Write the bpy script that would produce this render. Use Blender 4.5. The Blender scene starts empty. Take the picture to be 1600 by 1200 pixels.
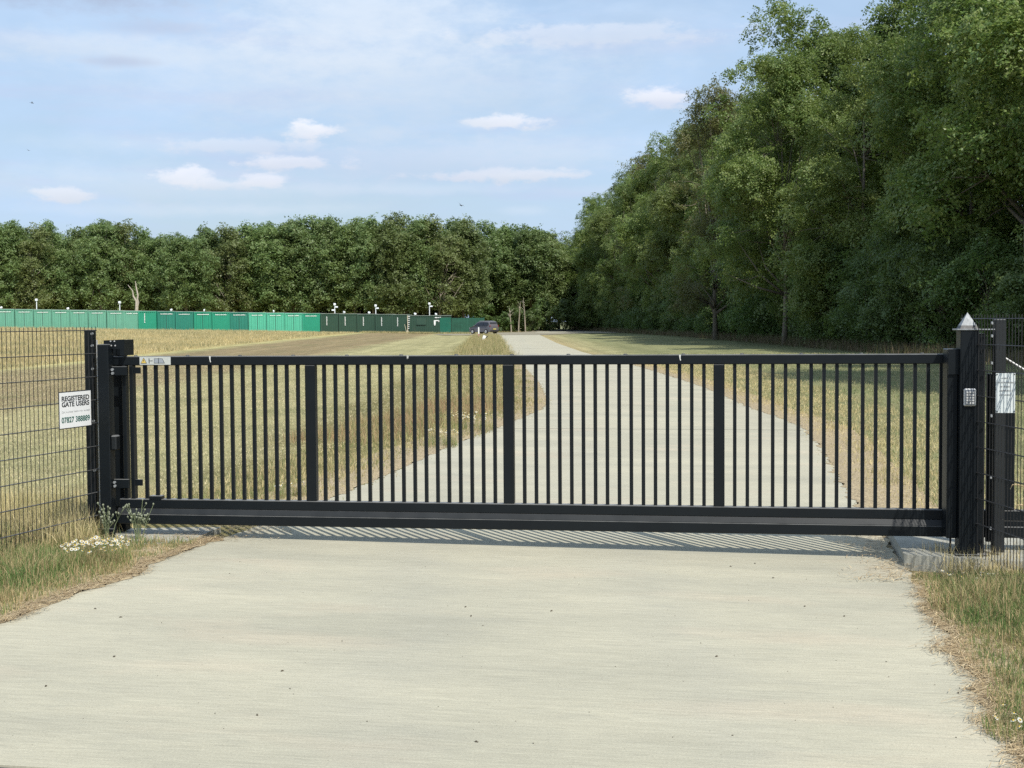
import bpy, math, random
import numpy as np
from mathutils import Vector, Matrix, Euler

random.seed(7)
rng = np.random.default_rng(11)
SC = bpy.context.scene
COL = SC.collection
D2R = math.radians

# ------------------------------------------------------------------ camera
FPX, EYE = 2200.0, 1.85
PITCH = math.atan(100.0 / FPX); ROLL = D2R(0.4)
cd = bpy.data.cameras.new('camera'); cam = bpy.data.objects.new('camera', cd); COL.objects.link(cam)
cd.sensor_width = 36.0; cd.lens = FPX / 1600 * 36.0; cd.clip_start = 0.1; cd.clip_end = 12000
Fv = Vector((0, math.cos(PITCH), -math.sin(PITCH)))
R0 = Vector((1, 0, 0)); U0 = R0.cross(Fv)
Rv = R0 * math.cos(ROLL) - U0 * math.sin(ROLL)
Uv = U0 * math.cos(ROLL) + R0 * math.sin(ROLL)
CAMP = Vector((0, 0, EYE))
cam.matrix_world = Matrix(((Rv.x, Uv.x, -Fv.x, 0), (Rv.y, Uv.y, -Fv.y, 0), (Rv.z, Uv.z, -Fv.z, EYE), (0, 0, 0, 1)))
SC.camera = cam

# ------------------------------------------------------------------ light
SUN_AZ, SUN_EL = 153.0, 49.0            # clockwise from +Y
W = bpy.data.worlds.new('World'); SC.world = W; W.use_nodes = True
nt = W.node_tree; nt.nodes.clear()


def N(tree, typ, **kw):
    n = tree.nodes.new(typ)
    for k, v in kw.items():
        if k == 'inp':
            for kk, vv in v.items():
                if isinstance(vv, bpy.types.NodeSocket):
                    tree.links.new(vv, n.inputs[kk])
                else:
                    n.inputs[kk].default_value = vv
        else:
            setattr(n, k, v)
    return n


def M(tree, op, a, b=None, c=None, clamp=False):
    n = tree.nodes.new('ShaderNodeMath'); n.operation = op; n.use_clamp = clamp
    for i, v in enumerate((a, b, c)):
        if v is None: continue
        if isinstance(v, bpy.types.NodeSocket): tree.links.new(v, n.inputs[i])
        else: n.inputs[i].default_value = v
    return n.outputs[0]


def mixc(tree, fac, a, b, blend='MIX'):
    n = tree.nodes.new('ShaderNodeMix'); n.data_type = 'RGBA'; n.blend_type = blend
    for s, v in ((n.inputs[0], fac), (n.inputs[6], a), (n.inputs[7], b)):
        if isinstance(v, bpy.types.NodeSocket): tree.links.new(v, s)
        elif isinstance(v, (int, float)): s.default_value = v
        else: s.default_value = (*v[:3], 1)
    return n.outputs[2]


sky = N(nt, 'ShaderNodeTexSky', sky_type='NISHITA', sun_disc=False, sun_elevation=D2R(SUN_EL), sun_rotation=D2R(SUN_AZ),
        altitude=50, air_density=1.0, dust_density=2.0, ozone_density=1.6)
tc = N(nt, 'ShaderNodeTexCoord')
sep = N(nt, 'ShaderNodeSeparateXYZ', inp={0: tc.outputs['Generated']})
az = M(nt, 'ARCTAN2', sep.outputs[0], sep.outputs[1])
el = M(nt, 'ARCSINE', sep.outputs[2])
cvec = N(nt, 'ShaderNodeCombineXYZ', inp={0: az, 1: M(nt, 'MULTIPLY', el, 2.2), 2: 0.0}).outputs[0]
nz1 = N(nt, 'ShaderNodeTexNoise', inp={'Vector': cvec, 'Scale': 42.0, 'Detail': 6.0, 'Roughness': 0.62}).outputs[0]
nz2 = N(nt, 'ShaderNodeTexNoise', inp={'Vector': N(nt, 'ShaderNodeCombineXYZ', inp={0: az, 1: M(nt, 'MULTIPLY', el, 3.0), 2: 3.3}).outputs[0],
                                       'Scale': 4.2, 'Detail': 5.0, 'Roughness': 0.55, 'Distortion': 0.5}).outputs[0]
nz3 = N(nt, 'ShaderNodeTexNoise', inp={'Vector': N(nt, 'ShaderNodeCombineXYZ', inp={0: az, 1: M(nt, 'MULTIPLY', el, 7.0), 2: 7.7}).outputs[0],
                                       'Scale': 7.0, 'Detail': 5.0, 'Roughness': 0.6}).outputs[0]
# soft veil over the whole sky, then the small clouds low over the trees
SKYK = 0.122
veil_f = M(nt, 'MULTIPLY_ADD', N(nt, 'ShaderNodeMapRange', interpolation_type='SMOOTHSTEP', inp={0: nz2, 1: 0.34, 2: 0.72, 3: 0.0, 4: 1.0}).outputs[0], 0.50, 0.48)
skyc = mixc(nt, veil_f, sky.outputs[0], (3.95, 5.25, 7.05))
grey_f = M(nt, 'MULTIPLY', N(nt, 'ShaderNodeMapRange', interpolation_type='SMOOTHSTEP', inp={0: nz3, 1: 0.46, 2: 0.74, 3: 0.0, 4: 1.0}).outputs[0], 0.55)
skyc = mixc(nt, grey_f, skyc, (4.0, 4.7, 6.3))
CLOUDS = [  # px, py, half width, half height, strength, brightness
    (490, 208, 44, 17, .85, 1.0), (470, 212, 30, 9, .5, .9), (790, 193, 66, 13, .75, .98), (745, 197, 30, 8, .4, .9), (1037, 156, 50, 18, .75, .97), (1030, 168, 48, 8, .4, .75),
    (292, 284, 44, 19, .8, .98), (340, 294, 60, 9, .6, .92), (420, 288, 38, 12, .8, .95), (455, 259, 95, 12, .75, .94), (590, 212, 60, 15, .4, .88),
    (790, 275, 130, 12, .65, .92), (105, 314, 52, 13, .7, .93), (820, 330, 40, 8, .3, .9), (580, 30, 200, 85, .75, 1.0), (330, 100, 330, 26, .4, .9), (120, 95, 160, 22, .35, .92), (930, 60, 220, 18, .35, .93), (380, 235, 150, 12, .35, .92), (620, 297, 200, 9, .35, .9), (240, 335, 200, 10, .3, .9), (640, 130, 330, 80, .5, .95), (250, 300, 330, 34, .4, .92), (700, 250, 260, 30, .4, .92), (330, 120, 260, 70, .25, .9), (860, 235, 160, 26, .3, .9), (1000, 60, 150, 60, .2, .95), (250, 235, 180, 16, .3, .9), (450, 330, 160, 10, .25, .9),
    (110, 5, 190, 36, .9, .54), (190, 115, 55, 9, .6, .62), (255, 62, 90, 11, .5, .64), (600, 258, 280, 42, .33, .74), (150, 205, 90, 9, .25, .76),
    (140, 290, 50, 5, .2, .86), (930, 300, 90, 9, .2, .86), (60, 20, 70, 14, .4, .6)]
el_px = lambda px, py: math.atan((500 + (800 - px) * 0.007 - py) / FPX)
for (px, py, hw, hh, st, br) in CLOUDS:
    a0 = math.atan((px - 800) / FPX); e0 = el_px(px, py)
    dx = M(nt, 'MULTIPLY', M(nt, 'SUBTRACT', az, a0), FPX / hw)
    dy = M(nt, 'MULTIPLY', M(nt, 'SUBTRACT', el, e0), FPX / hh)
    dd = M(nt, 'SQRT', M(nt, 'ADD', M(nt, 'MULTIPLY', dx, dx), M(nt, 'MULTIPLY', dy, dy)))
    dd = M(nt, 'ADD', dd, M(nt, 'MULTIPLY', M(nt, 'SUBTRACT', nz1, 0.5), 2.6 if br > .9 and hh < 20 else 1.5))
    f = N(nt, 'ShaderNodeMapRange', interpolation_type='SMOOTHSTEP', inp={0: dd, 1: (1.15 if hh < 20 and br > .9 else 1.5), 2: (0.45 if hh < 20 and br > .9 else 0.0), 3: 0.0, 4: st}).outputs[0]
    lo = N(nt, 'ShaderNodeMapRange', inp={0: dy, 1: -1.0, 2: 0.6, 3: 0.82, 4: 1.0}).outputs[0] if br > .9 else None
    col = (7.3 * br, 7.35 * br, 7.85 * br) if hh < 20 and br > .9 else ((6.0 * br, 6.7 * br, 7.6 * br) if br > .8 else (5.6 * br, 6.5 * br, 8.6 * br))
    if lo is not None:
        c = N(nt, 'ShaderNodeVectorMath', operation='SCALE', inp={0: col}); nt.links.new(lo, c.inputs['Scale'])
        col = c.outputs[0]
    skyc = mixc(nt, f, skyc, col)
bg = N(nt, 'ShaderNodeBackground', inp={'Color': skyc, 'Strength': SKYK})
nt.links.new(bg.outputs[0], N(nt, 'ShaderNodeOutputWorld').inputs[0])

sl = bpy.data.lights.new('sun', 'SUN'); sl.energy = 4.2; sl.angle = D2R(0.5); sl.color = (1.0, 0.955, 0.87)
sun = bpy.data.objects.new('sun', sl); COL.objects.link(sun)
sdir = Vector((math.sin(D2R(SUN_AZ)) * math.cos(D2R(SUN_EL)), math.cos(D2R(SUN_AZ)) * math.cos(D2R(SUN_EL)), math.sin(D2R(SUN_EL))))
sun.rotation_euler = sdir.to_track_quat('Z', 'Y').to_euler(); sun.location = (10, -10, 30)

SC.view_settings.view_transform = 'Standard'; SC.view_settings.look = 'None'
SC.view_settings.exposure = 0.2; SC.view_settings.gamma = 1.0
SC.cycles.max_bounces = 6; SC.cycles.diffuse_bounces = 3; SC.cycles.glossy_bounces = 3
SC.cycles.transmission_bounces = 4; SC.cycles.transparent_max_bounces = 8
SC.cycles.caustics_reflective = False; SC.cycles.caustics_refractive = False
SC.cycles.use_denoising = False
SC.cycles.use_adaptive_sampling = True; SC.cycles.adaptive_threshold = 0.01
SC.cycles.sample_clamp_indirect = 6.0
SC.cycles.volume_bounces = 0


# ------------------------------------------------------------------ terrain
def sm(a, b, v):
    t = np.clip((np.asarray(v, float) - a) / (b - a), 0, 1); return t * t * (3 - 2 * t)


def Gz(x, y):
    x = np.asarray(x, float); y = np.asarray(y, float)
    w = 1 - sm(20, 50, y)
    base = (-0.065 - 0.014 * np.clip(x, -5, 6)) * w - 0.02 * (1 - w)
    return base + 1.3 * np.clip((-x - 9) / 63, 0, 1.3) * sm(40, 170, y)


def ray(px, py):
    return Rv * ((px - 800) / FPX) + Uv * ((600 - py) / FPX) + Fv


def at(px, py, d):
    r = ray(px, py); return CAMP + r * (d / r.y)


def ground(px, py):
    r = ray(px, py); t = 10.0
    for _ in range(60):
        p = CAMP + r * t; z = float(Gz(p.x, p.y)); t = 0.5 * t + 0.5 * (z - EYE) / r.z
    return CAMP + r * t


def pxat(x, y, z=0):
    v = Vector((x, y, z)) - CAMP; return 800 + FPX * v.dot(Rv) / v.dot(Fv), 600 - FPX * v.dot(Uv) / v.dot(Fv)


# ------------------------------------------------------------------ object helpers
def tag(o, label=None, cat=None, group=None, kind=None):
    if label: o['label'] = label
    if cat: o['category'] = cat
    if group: o['group'] = group
    if kind: o['kind'] = kind
    return o


def empty(name, loc, rz=0.0):
    o = bpy.data.objects.new(name, None); o.empty_display_size = 0.2
    o.location = loc; o.rotation_euler = (0, 0, rz); COL.objects.link(o); return o


def np_mesh(name, V, Fc, mats, smooth=False, midx=None, sizes=None):
    """V (n,3); Fc (m,k) array of equal sized polygons, or flat loop array with sizes"""
    me = bpy.data.meshes.new(name)
    V = np.ascontiguousarray(V, dtype=np.float32)
    me.vertices.add(len(V)); me.vertices.foreach_set('co', V.ravel())
    if sizes is None:
        m, k = Fc.shape; loops = Fc.ravel(); starts = np.arange(0, m * k, k)
    else:
        loops = Fc; starts = np.concatenate([[0], np.cumsum(sizes)[:-1]])
    me.loops.add(len(loops)); me.loops.foreach_set('vertex_index', np.asarray(loops, dtype=np.int32))
    me.polygons.add(len(starts)); me.polygons.foreach_set('loop_start', np.asarray(starts, dtype=np.int32))
    if midx is not None: me.polygons.foreach_set('material_index', np.asarray(midx, dtype=np.int32))
    me.polygons.foreach_set('use_smooth', np.full(len(starts), bool(smooth)))
    me.update(calc_edges=True)
    for m_ in (mats if isinstance(mats, (list, tuple)) else [mats]): me.materials.append(m_)
    return me


def link(name, me, parent=None):
    o = bpy.data.objects.new(name, me); COL.objects.link(o)
    if parent is not None: o.parent = parent
    return o


class MB:
    def __init__(s): s.v = []; s.f = []; s.m = []; s.cur = 0

    def mat(s, i): s.cur = i; return s

    def add(s, vs, fs):
        n = len(s.v); s.v += [tuple(v) for v in vs]
        for f in fs: s.f.append([n + i for i in f]); s.m.append(s.cur)
        return s

    def box(s, x0, x1, y0, y1, z0, z1, bev=0.0):
        if bev <= 0:
            vs = [(x, y, z) for z in (z0, z1) for y in (y0, y1) for x in (x0, x1)]
            return s.add(vs, [(0, 2, 3, 1), (4, 5, 7, 6), (0, 1, 5, 4), (1, 3, 7, 5), (3, 2, 6, 7), (2, 0, 4, 6)])
        vs, fs = [], []          # chamfered box: 24 verts
        b = min(bev, (x1 - x0) * .45, (y1 - y0) * .45, (z1 - z0) * .45)
        idx = {}
        for sx in (0, 1):
            for sy in (0, 1):
                for sz in (0, 1):
                    X = x1 if sx else x0; Y = y1 if sy else y0; Z = z1 if sz else z0
                    ix = -b if sx else b; iy = -b if sy else b; iz = -b if sz else b
                    for a, p in (('x', (X, Y + iy, Z + iz)), ('y', (X + ix, Y, Z + iz)), ('z', (X + ix, Y + iy, Z))):
                        idx[(a, sx, sy, sz)] = len(vs); vs.append(p)
        I = idx
        for t in (0, 1):
            fs.append([I[('x', t, 0, 0)], I[('x', t, 1, 0)], I[('x', t, 1, 1)], I[('x', t, 0, 1)]][::(1 if t else -1)])
            fs.append([I[('y', 0, t, 0)], I[('y', 0, t, 1)], I[('y', 1, t, 1)], I[('y', 1, t, 0)]][::(1 if t else -1)])
            fs.append([I[('z', 0, 0, t)], I[('z', 1, 0, t)], I[('z', 1, 1, t)], I[('z', 0, 1, t)]][::(1 if t else -1)])
        for a in (0, 1):
            for c in (0, 1):
                fs.append([I[('x', a, c, 0)], I[('x', a, c, 1)], I[('y', a, c, 1)], I[('y', a, c, 0)]])
                fs.append([I[('x', a, 0, c)], I[('x', a, 1, c)], I[('z', a, 1, c)], I[('z', a, 0, c)]])
                fs.append([I[('y', 0, a, c)], I[('y', 1, a, c)], I[('z', 1, a, c)], I[('z', 0, a, c)]])
                for e in (0, 1):
                    fs.append([I[('x', a, c, e)], I[('y', a, c, e)], I[('z', a, c, e)]])
        return s.add(vs, fs)

    def tube(s, pts, rad, n=6, cap=True):
        pts = [Vector(p) for p in pts]
        if not isinstance(rad, (list, tuple)): rad = [rad] * len(pts)
        rings = []
        for i, p in enumerate(pts):
            t = (pts[min(i + 1, len(pts) - 1)] - pts[max(i - 1, 0)]).normalized()
            a = Vector((0, 0, 1)) if abs(t.z) < 0.9 else Vector((1, 0, 0))
            u = t.cross(a).normalized(); w = t.cross(u)
            rings.append([p + (u * math.cos(k * 2 * math.pi / n) + w * math.sin(k * 2 * math.pi / n)) * rad[i] for k in range(n)])
        vs = [v for r in rings for v in r]; fs = []
        for i in range(len(pts) - 1):
            for k in range(n):
                a = i * n + k; b = i * n + (k + 1) % n
                fs.append((a, b, b + n, a + n))
        if cap:
            fs.append(tuple(range(n))[::-1]); fs.append(tuple((len(pts) - 1) * n + k for k in range(n)))
        return s.add(vs, fs)

    def prism(s, poly, z0, z1):                   # poly in xy, extruded along z
        n = len(poly)
        vs = [(x, y, z0) for x, y in poly] + [(x, y, z1) for x, y in poly]
        fs = [tuple(range(n))[::-1], tuple(range(n, 2 * n))] + [(i, (i + 1) % n, (i + 1) % n + n, i + n) for i in range(n)]
        return s.add(vs, fs)

    def yprism(s, poly, y0, y1):                  # poly in xz, extruded along y
        n = len(poly)
        vs = [(x, y0, z) for x, z in poly] + [(x, y1, z) for x, z in poly]
        fs = [tuple(range(n)), tuple(range(n, 2 * n))[::-1]] + [(i, i + n, (i + 1) % n + n, (i + 1) % n) for i in range(n)]
        return s.add(vs, fs)

    def xform(s, mat, start=0):
        for i in range(start, len(s.v)): s.v[i] = tuple(mat @ Vector(s.v[i]))
        return s

    def build(s, name, mats, parent=None, smooth=False):
        me = np_mesh(name, np.array(s.v), np.concatenate([np.array(f) for f in s.f]), mats, smooth, s.m, np.array([len(f) for f in s.f]))
        me.validate()
        return link(name, me, parent)


def bolt(mb, x, y, z, r=0.012, h=0.012):          # hexagon head facing -y
    mb.yprism([(x + r * math.cos(k * math.pi / 3), z + r * math.sin(k * math.pi / 3)) for k in range(6)], y - h, y)


# ------------------------------------------------------------------ materials
def newmat(name):
    m = bpy.data.materials.new(name); m.use_nodes = True
    t = m.node_tree; b = t.nodes['Principled BSDF']; return m, t, b


def simple(name, col, rough=0.6, var=0.08, scale=8.0, metal=0.0, bump=0.0, bscale=60.0, dust=None, spec=0.5):
    m, t, b = newmat(name)
    tcn = N(t, 'ShaderNodeTexCoord').outputs['Object']
    nz = N(t, 'ShaderNodeTexNoise', inp={'Vector': tcn, 'Scale': scale, 'Detail': 5.0, 'Roughness': 0.6}).outputs[0]
    f = N(t, 'ShaderNodeMapRange', inp={0: nz, 1: 0.3, 2: 0.7, 3: 1 - var, 4: 1 + var}).outputs[0]
    c = N(t, 'ShaderNodeVectorMath', operation='SCALE', inp={0: col[:3]}); t.links.new(f, c.inputs['Scale'])
    out = c.outputs[0]
    if dust:
        n2 = N(t, 'ShaderNodeTexNoise', inp={'Vector': tcn, 'Scale': dust[1], 'Detail': 8.0, 'Roughness': 0.75}).outputs[0]
        df = N(t, 'ShaderNodeMapRange', inp={0: n2, 1: dust[2], 2: dust[2] + 0.12, 3: 0.0, 4: dust[3]}).outputs[0]
        out = mixc(t, df, out, dust[0])
    t.links.new(out, b.inputs['Base Color'])
    b.inputs['Roughness'].default_value = rough; b.inputs['Metallic'].default_value = metal
    b.inputs['Specular IOR Level'].default_value = spec
    if bump:
        bn = N(t, 'ShaderNodeTexNoise', inp={'Vector': tcn, 'Scale': bscale, 'Detail': 4.0}).outputs[0]
        bp = N(t, 'ShaderNodeBump', inp={'Height': bn, 'Strength': bump, 'Distance': 0.01}); t.links.new(bp.outputs[0], b.inputs['Normal'])
    return m


black = simple('black_powder_coat', (0.0055, 0.0078, 0.0098), 0.42, 0.15, 3.0, dust=((0.10, 0.095, 0.08), 9.0, 0.66, 0.10), bump=0.05, bscale=220, spec=0.25)
black_dirty = simple('weathered_black_coat', (0.006, 0.008, 0.0095), 0.5, 0.2, 5.0, dust=((0.22, 0.21, 0.19), 22.0, 0.63, 0.6), bump=0.08, bscale=120)
wire_m = simple('black_wire_coat', (0.016, 0.015, 0.015), 0.45, 0.2, 20)
zinc = simple('galvanised_steel', (0.27, 0.285, 0.29), 0.62, 0.3, 30, metal=0.3, bump=0.1)
zinc_matt = simple('dull_galvanised_steel', (0.5, 0.5, 0.49), 0.55, 0.15, 40, metal=0.3)
white_p = simple('white_sign_panel', (0.80, 0.81, 0.80), 0.45, 0.03, 6)
ink = simple('black_print', (0.02, 0.025, 0.03), 0.6, 0.05)
ink_green = simple('dark_green_print', (0.01, 0.10, 0.075), 0.6, 0.05)
ink_grey = simple('faded_print', (0.42, 0.43, 0.43), 0.6, 0.05)
yellow_p = simple('amber_print', (0.62, 0.45, 0.10), 0.5, 0.05)
label_p = simple('pale_label_film', (0.48, 0.50, 0.47), 0.4, 0.06, 40)
label_fill = simple('pale_symbol_fill', (0.30, 0.33, 0.36), 0.5, 0.05)
plinth_m = simple('plinth_concrete', (0.37, 0.36, 0.30), 0.85, 0.15, 6, bump=0.25, bscale=80, dust=((0.2, 0.18, 0.14), 14.0, 0.6, 0.5))


def dusty_tops(m, col=(0.30, 0.30, 0.285), amt=0.75, lo=0.35, hi=0.95):
    t = m.node_tree; b = t.nodes['Principled BSDF']; src = b.inputs['Base Color'].links[0].from_socket
    g_ = N(t, 'ShaderNodeNewGeometry'); nz_ = N(t, 'ShaderNodeSeparateXYZ', inp={0: g_.outputs['True Normal']}).outputs[2]
    n_ = N(t, 'ShaderNodeTexNoise', inp={'Vector': N(t, 'ShaderNodeTexCoord').outputs['Object'], 'Scale': 7.0, 'Detail': 6.0}).outputs[0]
    f = M(t, 'MULTIPLY', N(t, 'ShaderNodeMapRange', inp={0: nz_, 1: lo, 2: hi, 3: 0.0, 4: amt}).outputs[0], N(t, 'ShaderNodeMapRange', inp={0: n_, 1: 0.3, 2: 0.6, 3: 0.6, 4: 1.0}).outputs[0])
    t.links.new(mixc(t, f, src, col), b.inputs['Base Color'])


dusty_tops(black, lo=.43); dusty_tops(black_dirty); dusty_tops(wire_m, amt=.35)


def leaf_mat(name, cols, trans=0.46, rough=0.42, treevar=0.35, clump=0.45, olive=(0.175, 0.190, 0.065)):
    m, t, b = newmat(name)
    geo = N(t, 'ShaderNodeNewGeometry'); oi = N(t, 'ShaderNodeObjectInfo')
    tco = N(t, 'ShaderNodeTexCoord').outputs['Object']
    nz = N(t, 'ShaderNodeTexNoise', inp={'Vector': tco, 'Scale': clump, 'Detail': 3.0}).outputs[0]
    f1 = N(t, 'ShaderNodeMapRange', inp={0: nz, 1: 0.35, 2: 0.65, 3: 0.0, 4: 1.0}).outputs[0]
    c = mixc(t, f1, cols[0], cols[1])
    rp = N(t, 'ShaderNodeMapRange', inp={0: geo.outputs['Random Per Island'], 1: 0.55, 2: 1.0, 3: 0.0, 4: 0.75}).outputs[0]
    c = mixc(t, rp, c, cols[2])
    tv = N(t, 'ShaderNodeMapRange', inp={0: oi.outputs['Random'], 1: 0.45, 2: 1.0, 3: 0.0, 4: treevar}).outputs[0]
    c = mixc(t, tv, c, olive)
    bri = N(t, 'ShaderNodeMapRange', inp={0: M(t, 'FRACT', M(t, 'MULTIPLY', oi.outputs['Random'], 7.31)), 1: 0.0, 2: 1.0, 3: 0.9, 4: 1.2}).outputs[0]
    sc = N(t, 'ShaderNodeVectorMath', operation='SCALE', inp={0: c}); t.links.new(bri, sc.inputs['Scale']); c = sc.outputs[0]
    t.links.new(c, b.inputs['Base Color']); b.inputs['Roughness'].default_value = rough
    b.inputs['Specular IOR Level'].default_value = 0.5
    tr = N(t, 'ShaderNodeBsdfTranslucent'); t.links.new(mixc(t, 0.35, c, (0.15, 0.20, 0.03)), tr.inputs[0])
    mx = N(t, 'ShaderNodeMixShader', inp={0: trans, 1: b.outputs[0], 2: tr.outputs[0]})
    t.links.new(mx.outputs[0], t.nodes['Material Output'].inputs[0])
    return m


leaf_near = leaf_mat('broadleaf_foliage', [(0.135, 0.225, 0.056), (0.210, 0.280, 0.070), (0.33, 0.37, 0.14)])
leaf_far = leaf_mat('distant_broadleaf_foliage', [(0.155, 0.245, 0.085), (0.205, 0.285, 0.095), (0.28, 0.33, 0.14)], treevar=0.5)
leaf_shrub = leaf_mat('shrub_foliage', [(0.095, 0.175, 0.052), (0.135, 0.21, 0.06), (0.20, 0.26, 0.09)], clump=0.9)
bark = simple('grey_brown_bark', (0.17, 0.145, 0.11), 0.9, 0.35, 4, bump=0.5, bscale=14)
bark_lit = simple('sunlit_pale_bark', (0.30, 0.26, 0.20), 0.9, 0.35, 4, bump=0.5, bscale=14)  # paler copy of the bark, sunlight put into its colour
bark_pale = simple('bleached_dead_wood', (0.42, 0.37, 0.30), 0.9, 0.25, 4, bump=0.4, bscale=14)


def blade_mat(name, cols, fr=(0.3, 0.6), scale=0.8, trans=0.25):
    """three colours: patch a, patch b, and the share of blades that are dry"""
    m, t, b = newmat(name)
    geo = N(t, 'ShaderNodeNewGeometry')
    tco = N(t, 'ShaderNodeTexCoord').outputs['Object']
    nz = N(t, 'ShaderNodeTexNoise', inp={'Vector': tco, 'Scale': scale, 'Detail': 4.0, 'Roughness': 0.65}).outputs[0]
    f1 = N(t, 'ShaderNodeMapRange', inp={0: nz, 1: fr[0] + 0.1, 2: fr[1], 3: 0.0, 4: 1.0}).outputs[0]
    c = mixc(t, f1, cols[0], cols[1])
    r = geo.outputs['Random Per Island']
    dry = M(t, 'GREATER_THAN', M(t, 'ADD', r, M(t, 'MULTIPLY', M(t, 'SUBTRACT', nz, 0.5), 1.2)), cols[3])
    c = mixc(t, dry, c, cols[2])
    br = N(t, 'ShaderNodeMapRange', inp={0: M(t, 'FRACT', M(t, 'MULTIPLY', r, 13.7)), 1: 0, 2: 1, 3: 0.7, 4: 1.3}).outputs[0]
    sc = N(t, 'ShaderNodeVectorMath', operation='SCALE', inp={0: c}); t.links.new(br, sc.inputs['Scale']); c = sc.outputs[0]
    t.links.new(c, b.inputs['Base Color']); b.inputs['Roughness'].default_value = 0.6
    b.inputs['Specular IOR Level'].default_value = 0.3
    tr = N(t, 'ShaderNodeBsdfTranslucent'); t.links.new(c, tr.inputs[0])
    mx = N(t, 'ShaderNodeMixShader', inp={0: trans, 1: b.outputs[0], 2: tr.outputs[0]})
    t.links.new(mx.outputs[0], t.nodes['Material Output'].inputs[0])
    return m


# ------------------------------------------------------------------ ground sheet
def ground_mat():
    m, t, b = newmat('dry_meadow')
    P = N(t, 'ShaderNodeNewGeometry').outputs['Position']
    sp = N(t, 'ShaderNodeSeparateXYZ', inp={0: P})
    lo = N(t, 'ShaderNodeTexNoise', inp={'Vector': P, 'Scale': 0.22, 'Detail': 5.0, 'Roughness': 0.6}).outputs[0]
    x = M(t, 'ADD', sp.outputs[0], M(t, 'MULTIPLY', M(t, 'SUBTRACT', lo, 0.5), 3.0))
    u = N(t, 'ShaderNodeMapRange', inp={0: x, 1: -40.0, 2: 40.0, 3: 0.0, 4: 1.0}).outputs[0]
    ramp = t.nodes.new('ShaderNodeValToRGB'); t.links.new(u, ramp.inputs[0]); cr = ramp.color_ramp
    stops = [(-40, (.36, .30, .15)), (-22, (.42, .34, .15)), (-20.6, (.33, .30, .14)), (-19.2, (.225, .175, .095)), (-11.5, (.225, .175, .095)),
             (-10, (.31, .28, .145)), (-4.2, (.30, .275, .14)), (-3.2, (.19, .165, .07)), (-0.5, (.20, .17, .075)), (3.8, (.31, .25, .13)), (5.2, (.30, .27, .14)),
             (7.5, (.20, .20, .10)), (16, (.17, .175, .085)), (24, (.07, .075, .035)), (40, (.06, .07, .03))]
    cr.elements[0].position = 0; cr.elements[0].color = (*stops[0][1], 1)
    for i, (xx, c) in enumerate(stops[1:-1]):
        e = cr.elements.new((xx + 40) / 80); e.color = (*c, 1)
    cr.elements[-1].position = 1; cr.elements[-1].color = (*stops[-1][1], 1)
    c = ramp.outputs[0]
    g0 = N(t, 'ShaderNodeVectorMath', operation='SCALE', inp={0: c}); g0.inputs['Scale'].default_value = 1.24; c = g0.outputs[0]
    # mown lanes running with the drive
    lane = N(t, 'ShaderNodeTexNoise', inp={'Vector': N(t, 'ShaderNodeMapping', inp={0: P, 3: (0.9, 0.018, 1.0)}).outputs[0], 'Scale': 1.0, 'Detail': 6.0, 'Roughness': 0.7}).outputs[0]
    fl = N(t, 'ShaderNodeMapRange', inp={0: lane, 1: 0.35, 2: 0.68, 3: 0.80, 4: 1.16}).outputs[0]
    mid = N(t, 'ShaderNodeTexNoise', inp={'Vector': P, 'Scale': 1.7, 'Detail': 8.0, 'Roughness': 0.7}).outputs[0]
    fm = N(t, 'ShaderNodeMapRange', inp={0: mid, 1: 0.3, 2: 0.7, 3: 0.72, 4: 1.25}).outputs[0]
    sc = N(t, 'ShaderNodeVectorMath', operation='SCALE', inp={0: c}); t.links.new(M(t, 'MULTIPLY', fl, fm), sc.inputs['Scale']); c = sc.outputs[0]
    pa = N(t, 'ShaderNodeTexNoise', inp={'Vector': P, 'Scale': 0.33, 'Detail': 6.0, 'Roughness': 0.6, 'Distortion': 0.4}).outputs[0]
    gr = N(t, 'ShaderNodeMapRange', inp={0: pa, 1: 0.5, 2: 0.66, 3: 0.0, 4: 0.5}).outputs[0]
    c = mixc(t, gr, c, (0.14, 0.15, 0.065))
    fine = N(t, 'ShaderNodeTexNoise', inp={'Vector': P, 'Scale': 26.0, 'Detail': 6.0, 'Roughness': 0.8}).outputs[0]
    ff = N(t, 'ShaderNodeMapRange', inp={0: fine, 1: 0.3, 2: 0.7, 3: 0.62, 4: 1.35}).outputs[0]
    sc = N(t, 'ShaderNodeVectorMath', operation='SCALE', inp={0: c}); t.links.new(ff, sc.inputs['Scale']); c = sc.outputs[0]
    t.links.new(c, b.inputs['Base Color']); b.inputs['Roughness'].default_value = 0.95; b.inputs['Specular IOR Level'].default_value = 0.1
    bp = N(t, 'ShaderNodeBump', inp={'Height': M(t, 'ADD', fine, mid), 'Strength': 0.6, 'Distance': 0.06}); t.links.new(bp.outputs[0], b.inputs['Normal'])
    return m


def axis(segs):
    out = []
    for a, b_, st in segs: out += list(np.arange(a, b_, st))
    return np.array(out)


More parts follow.
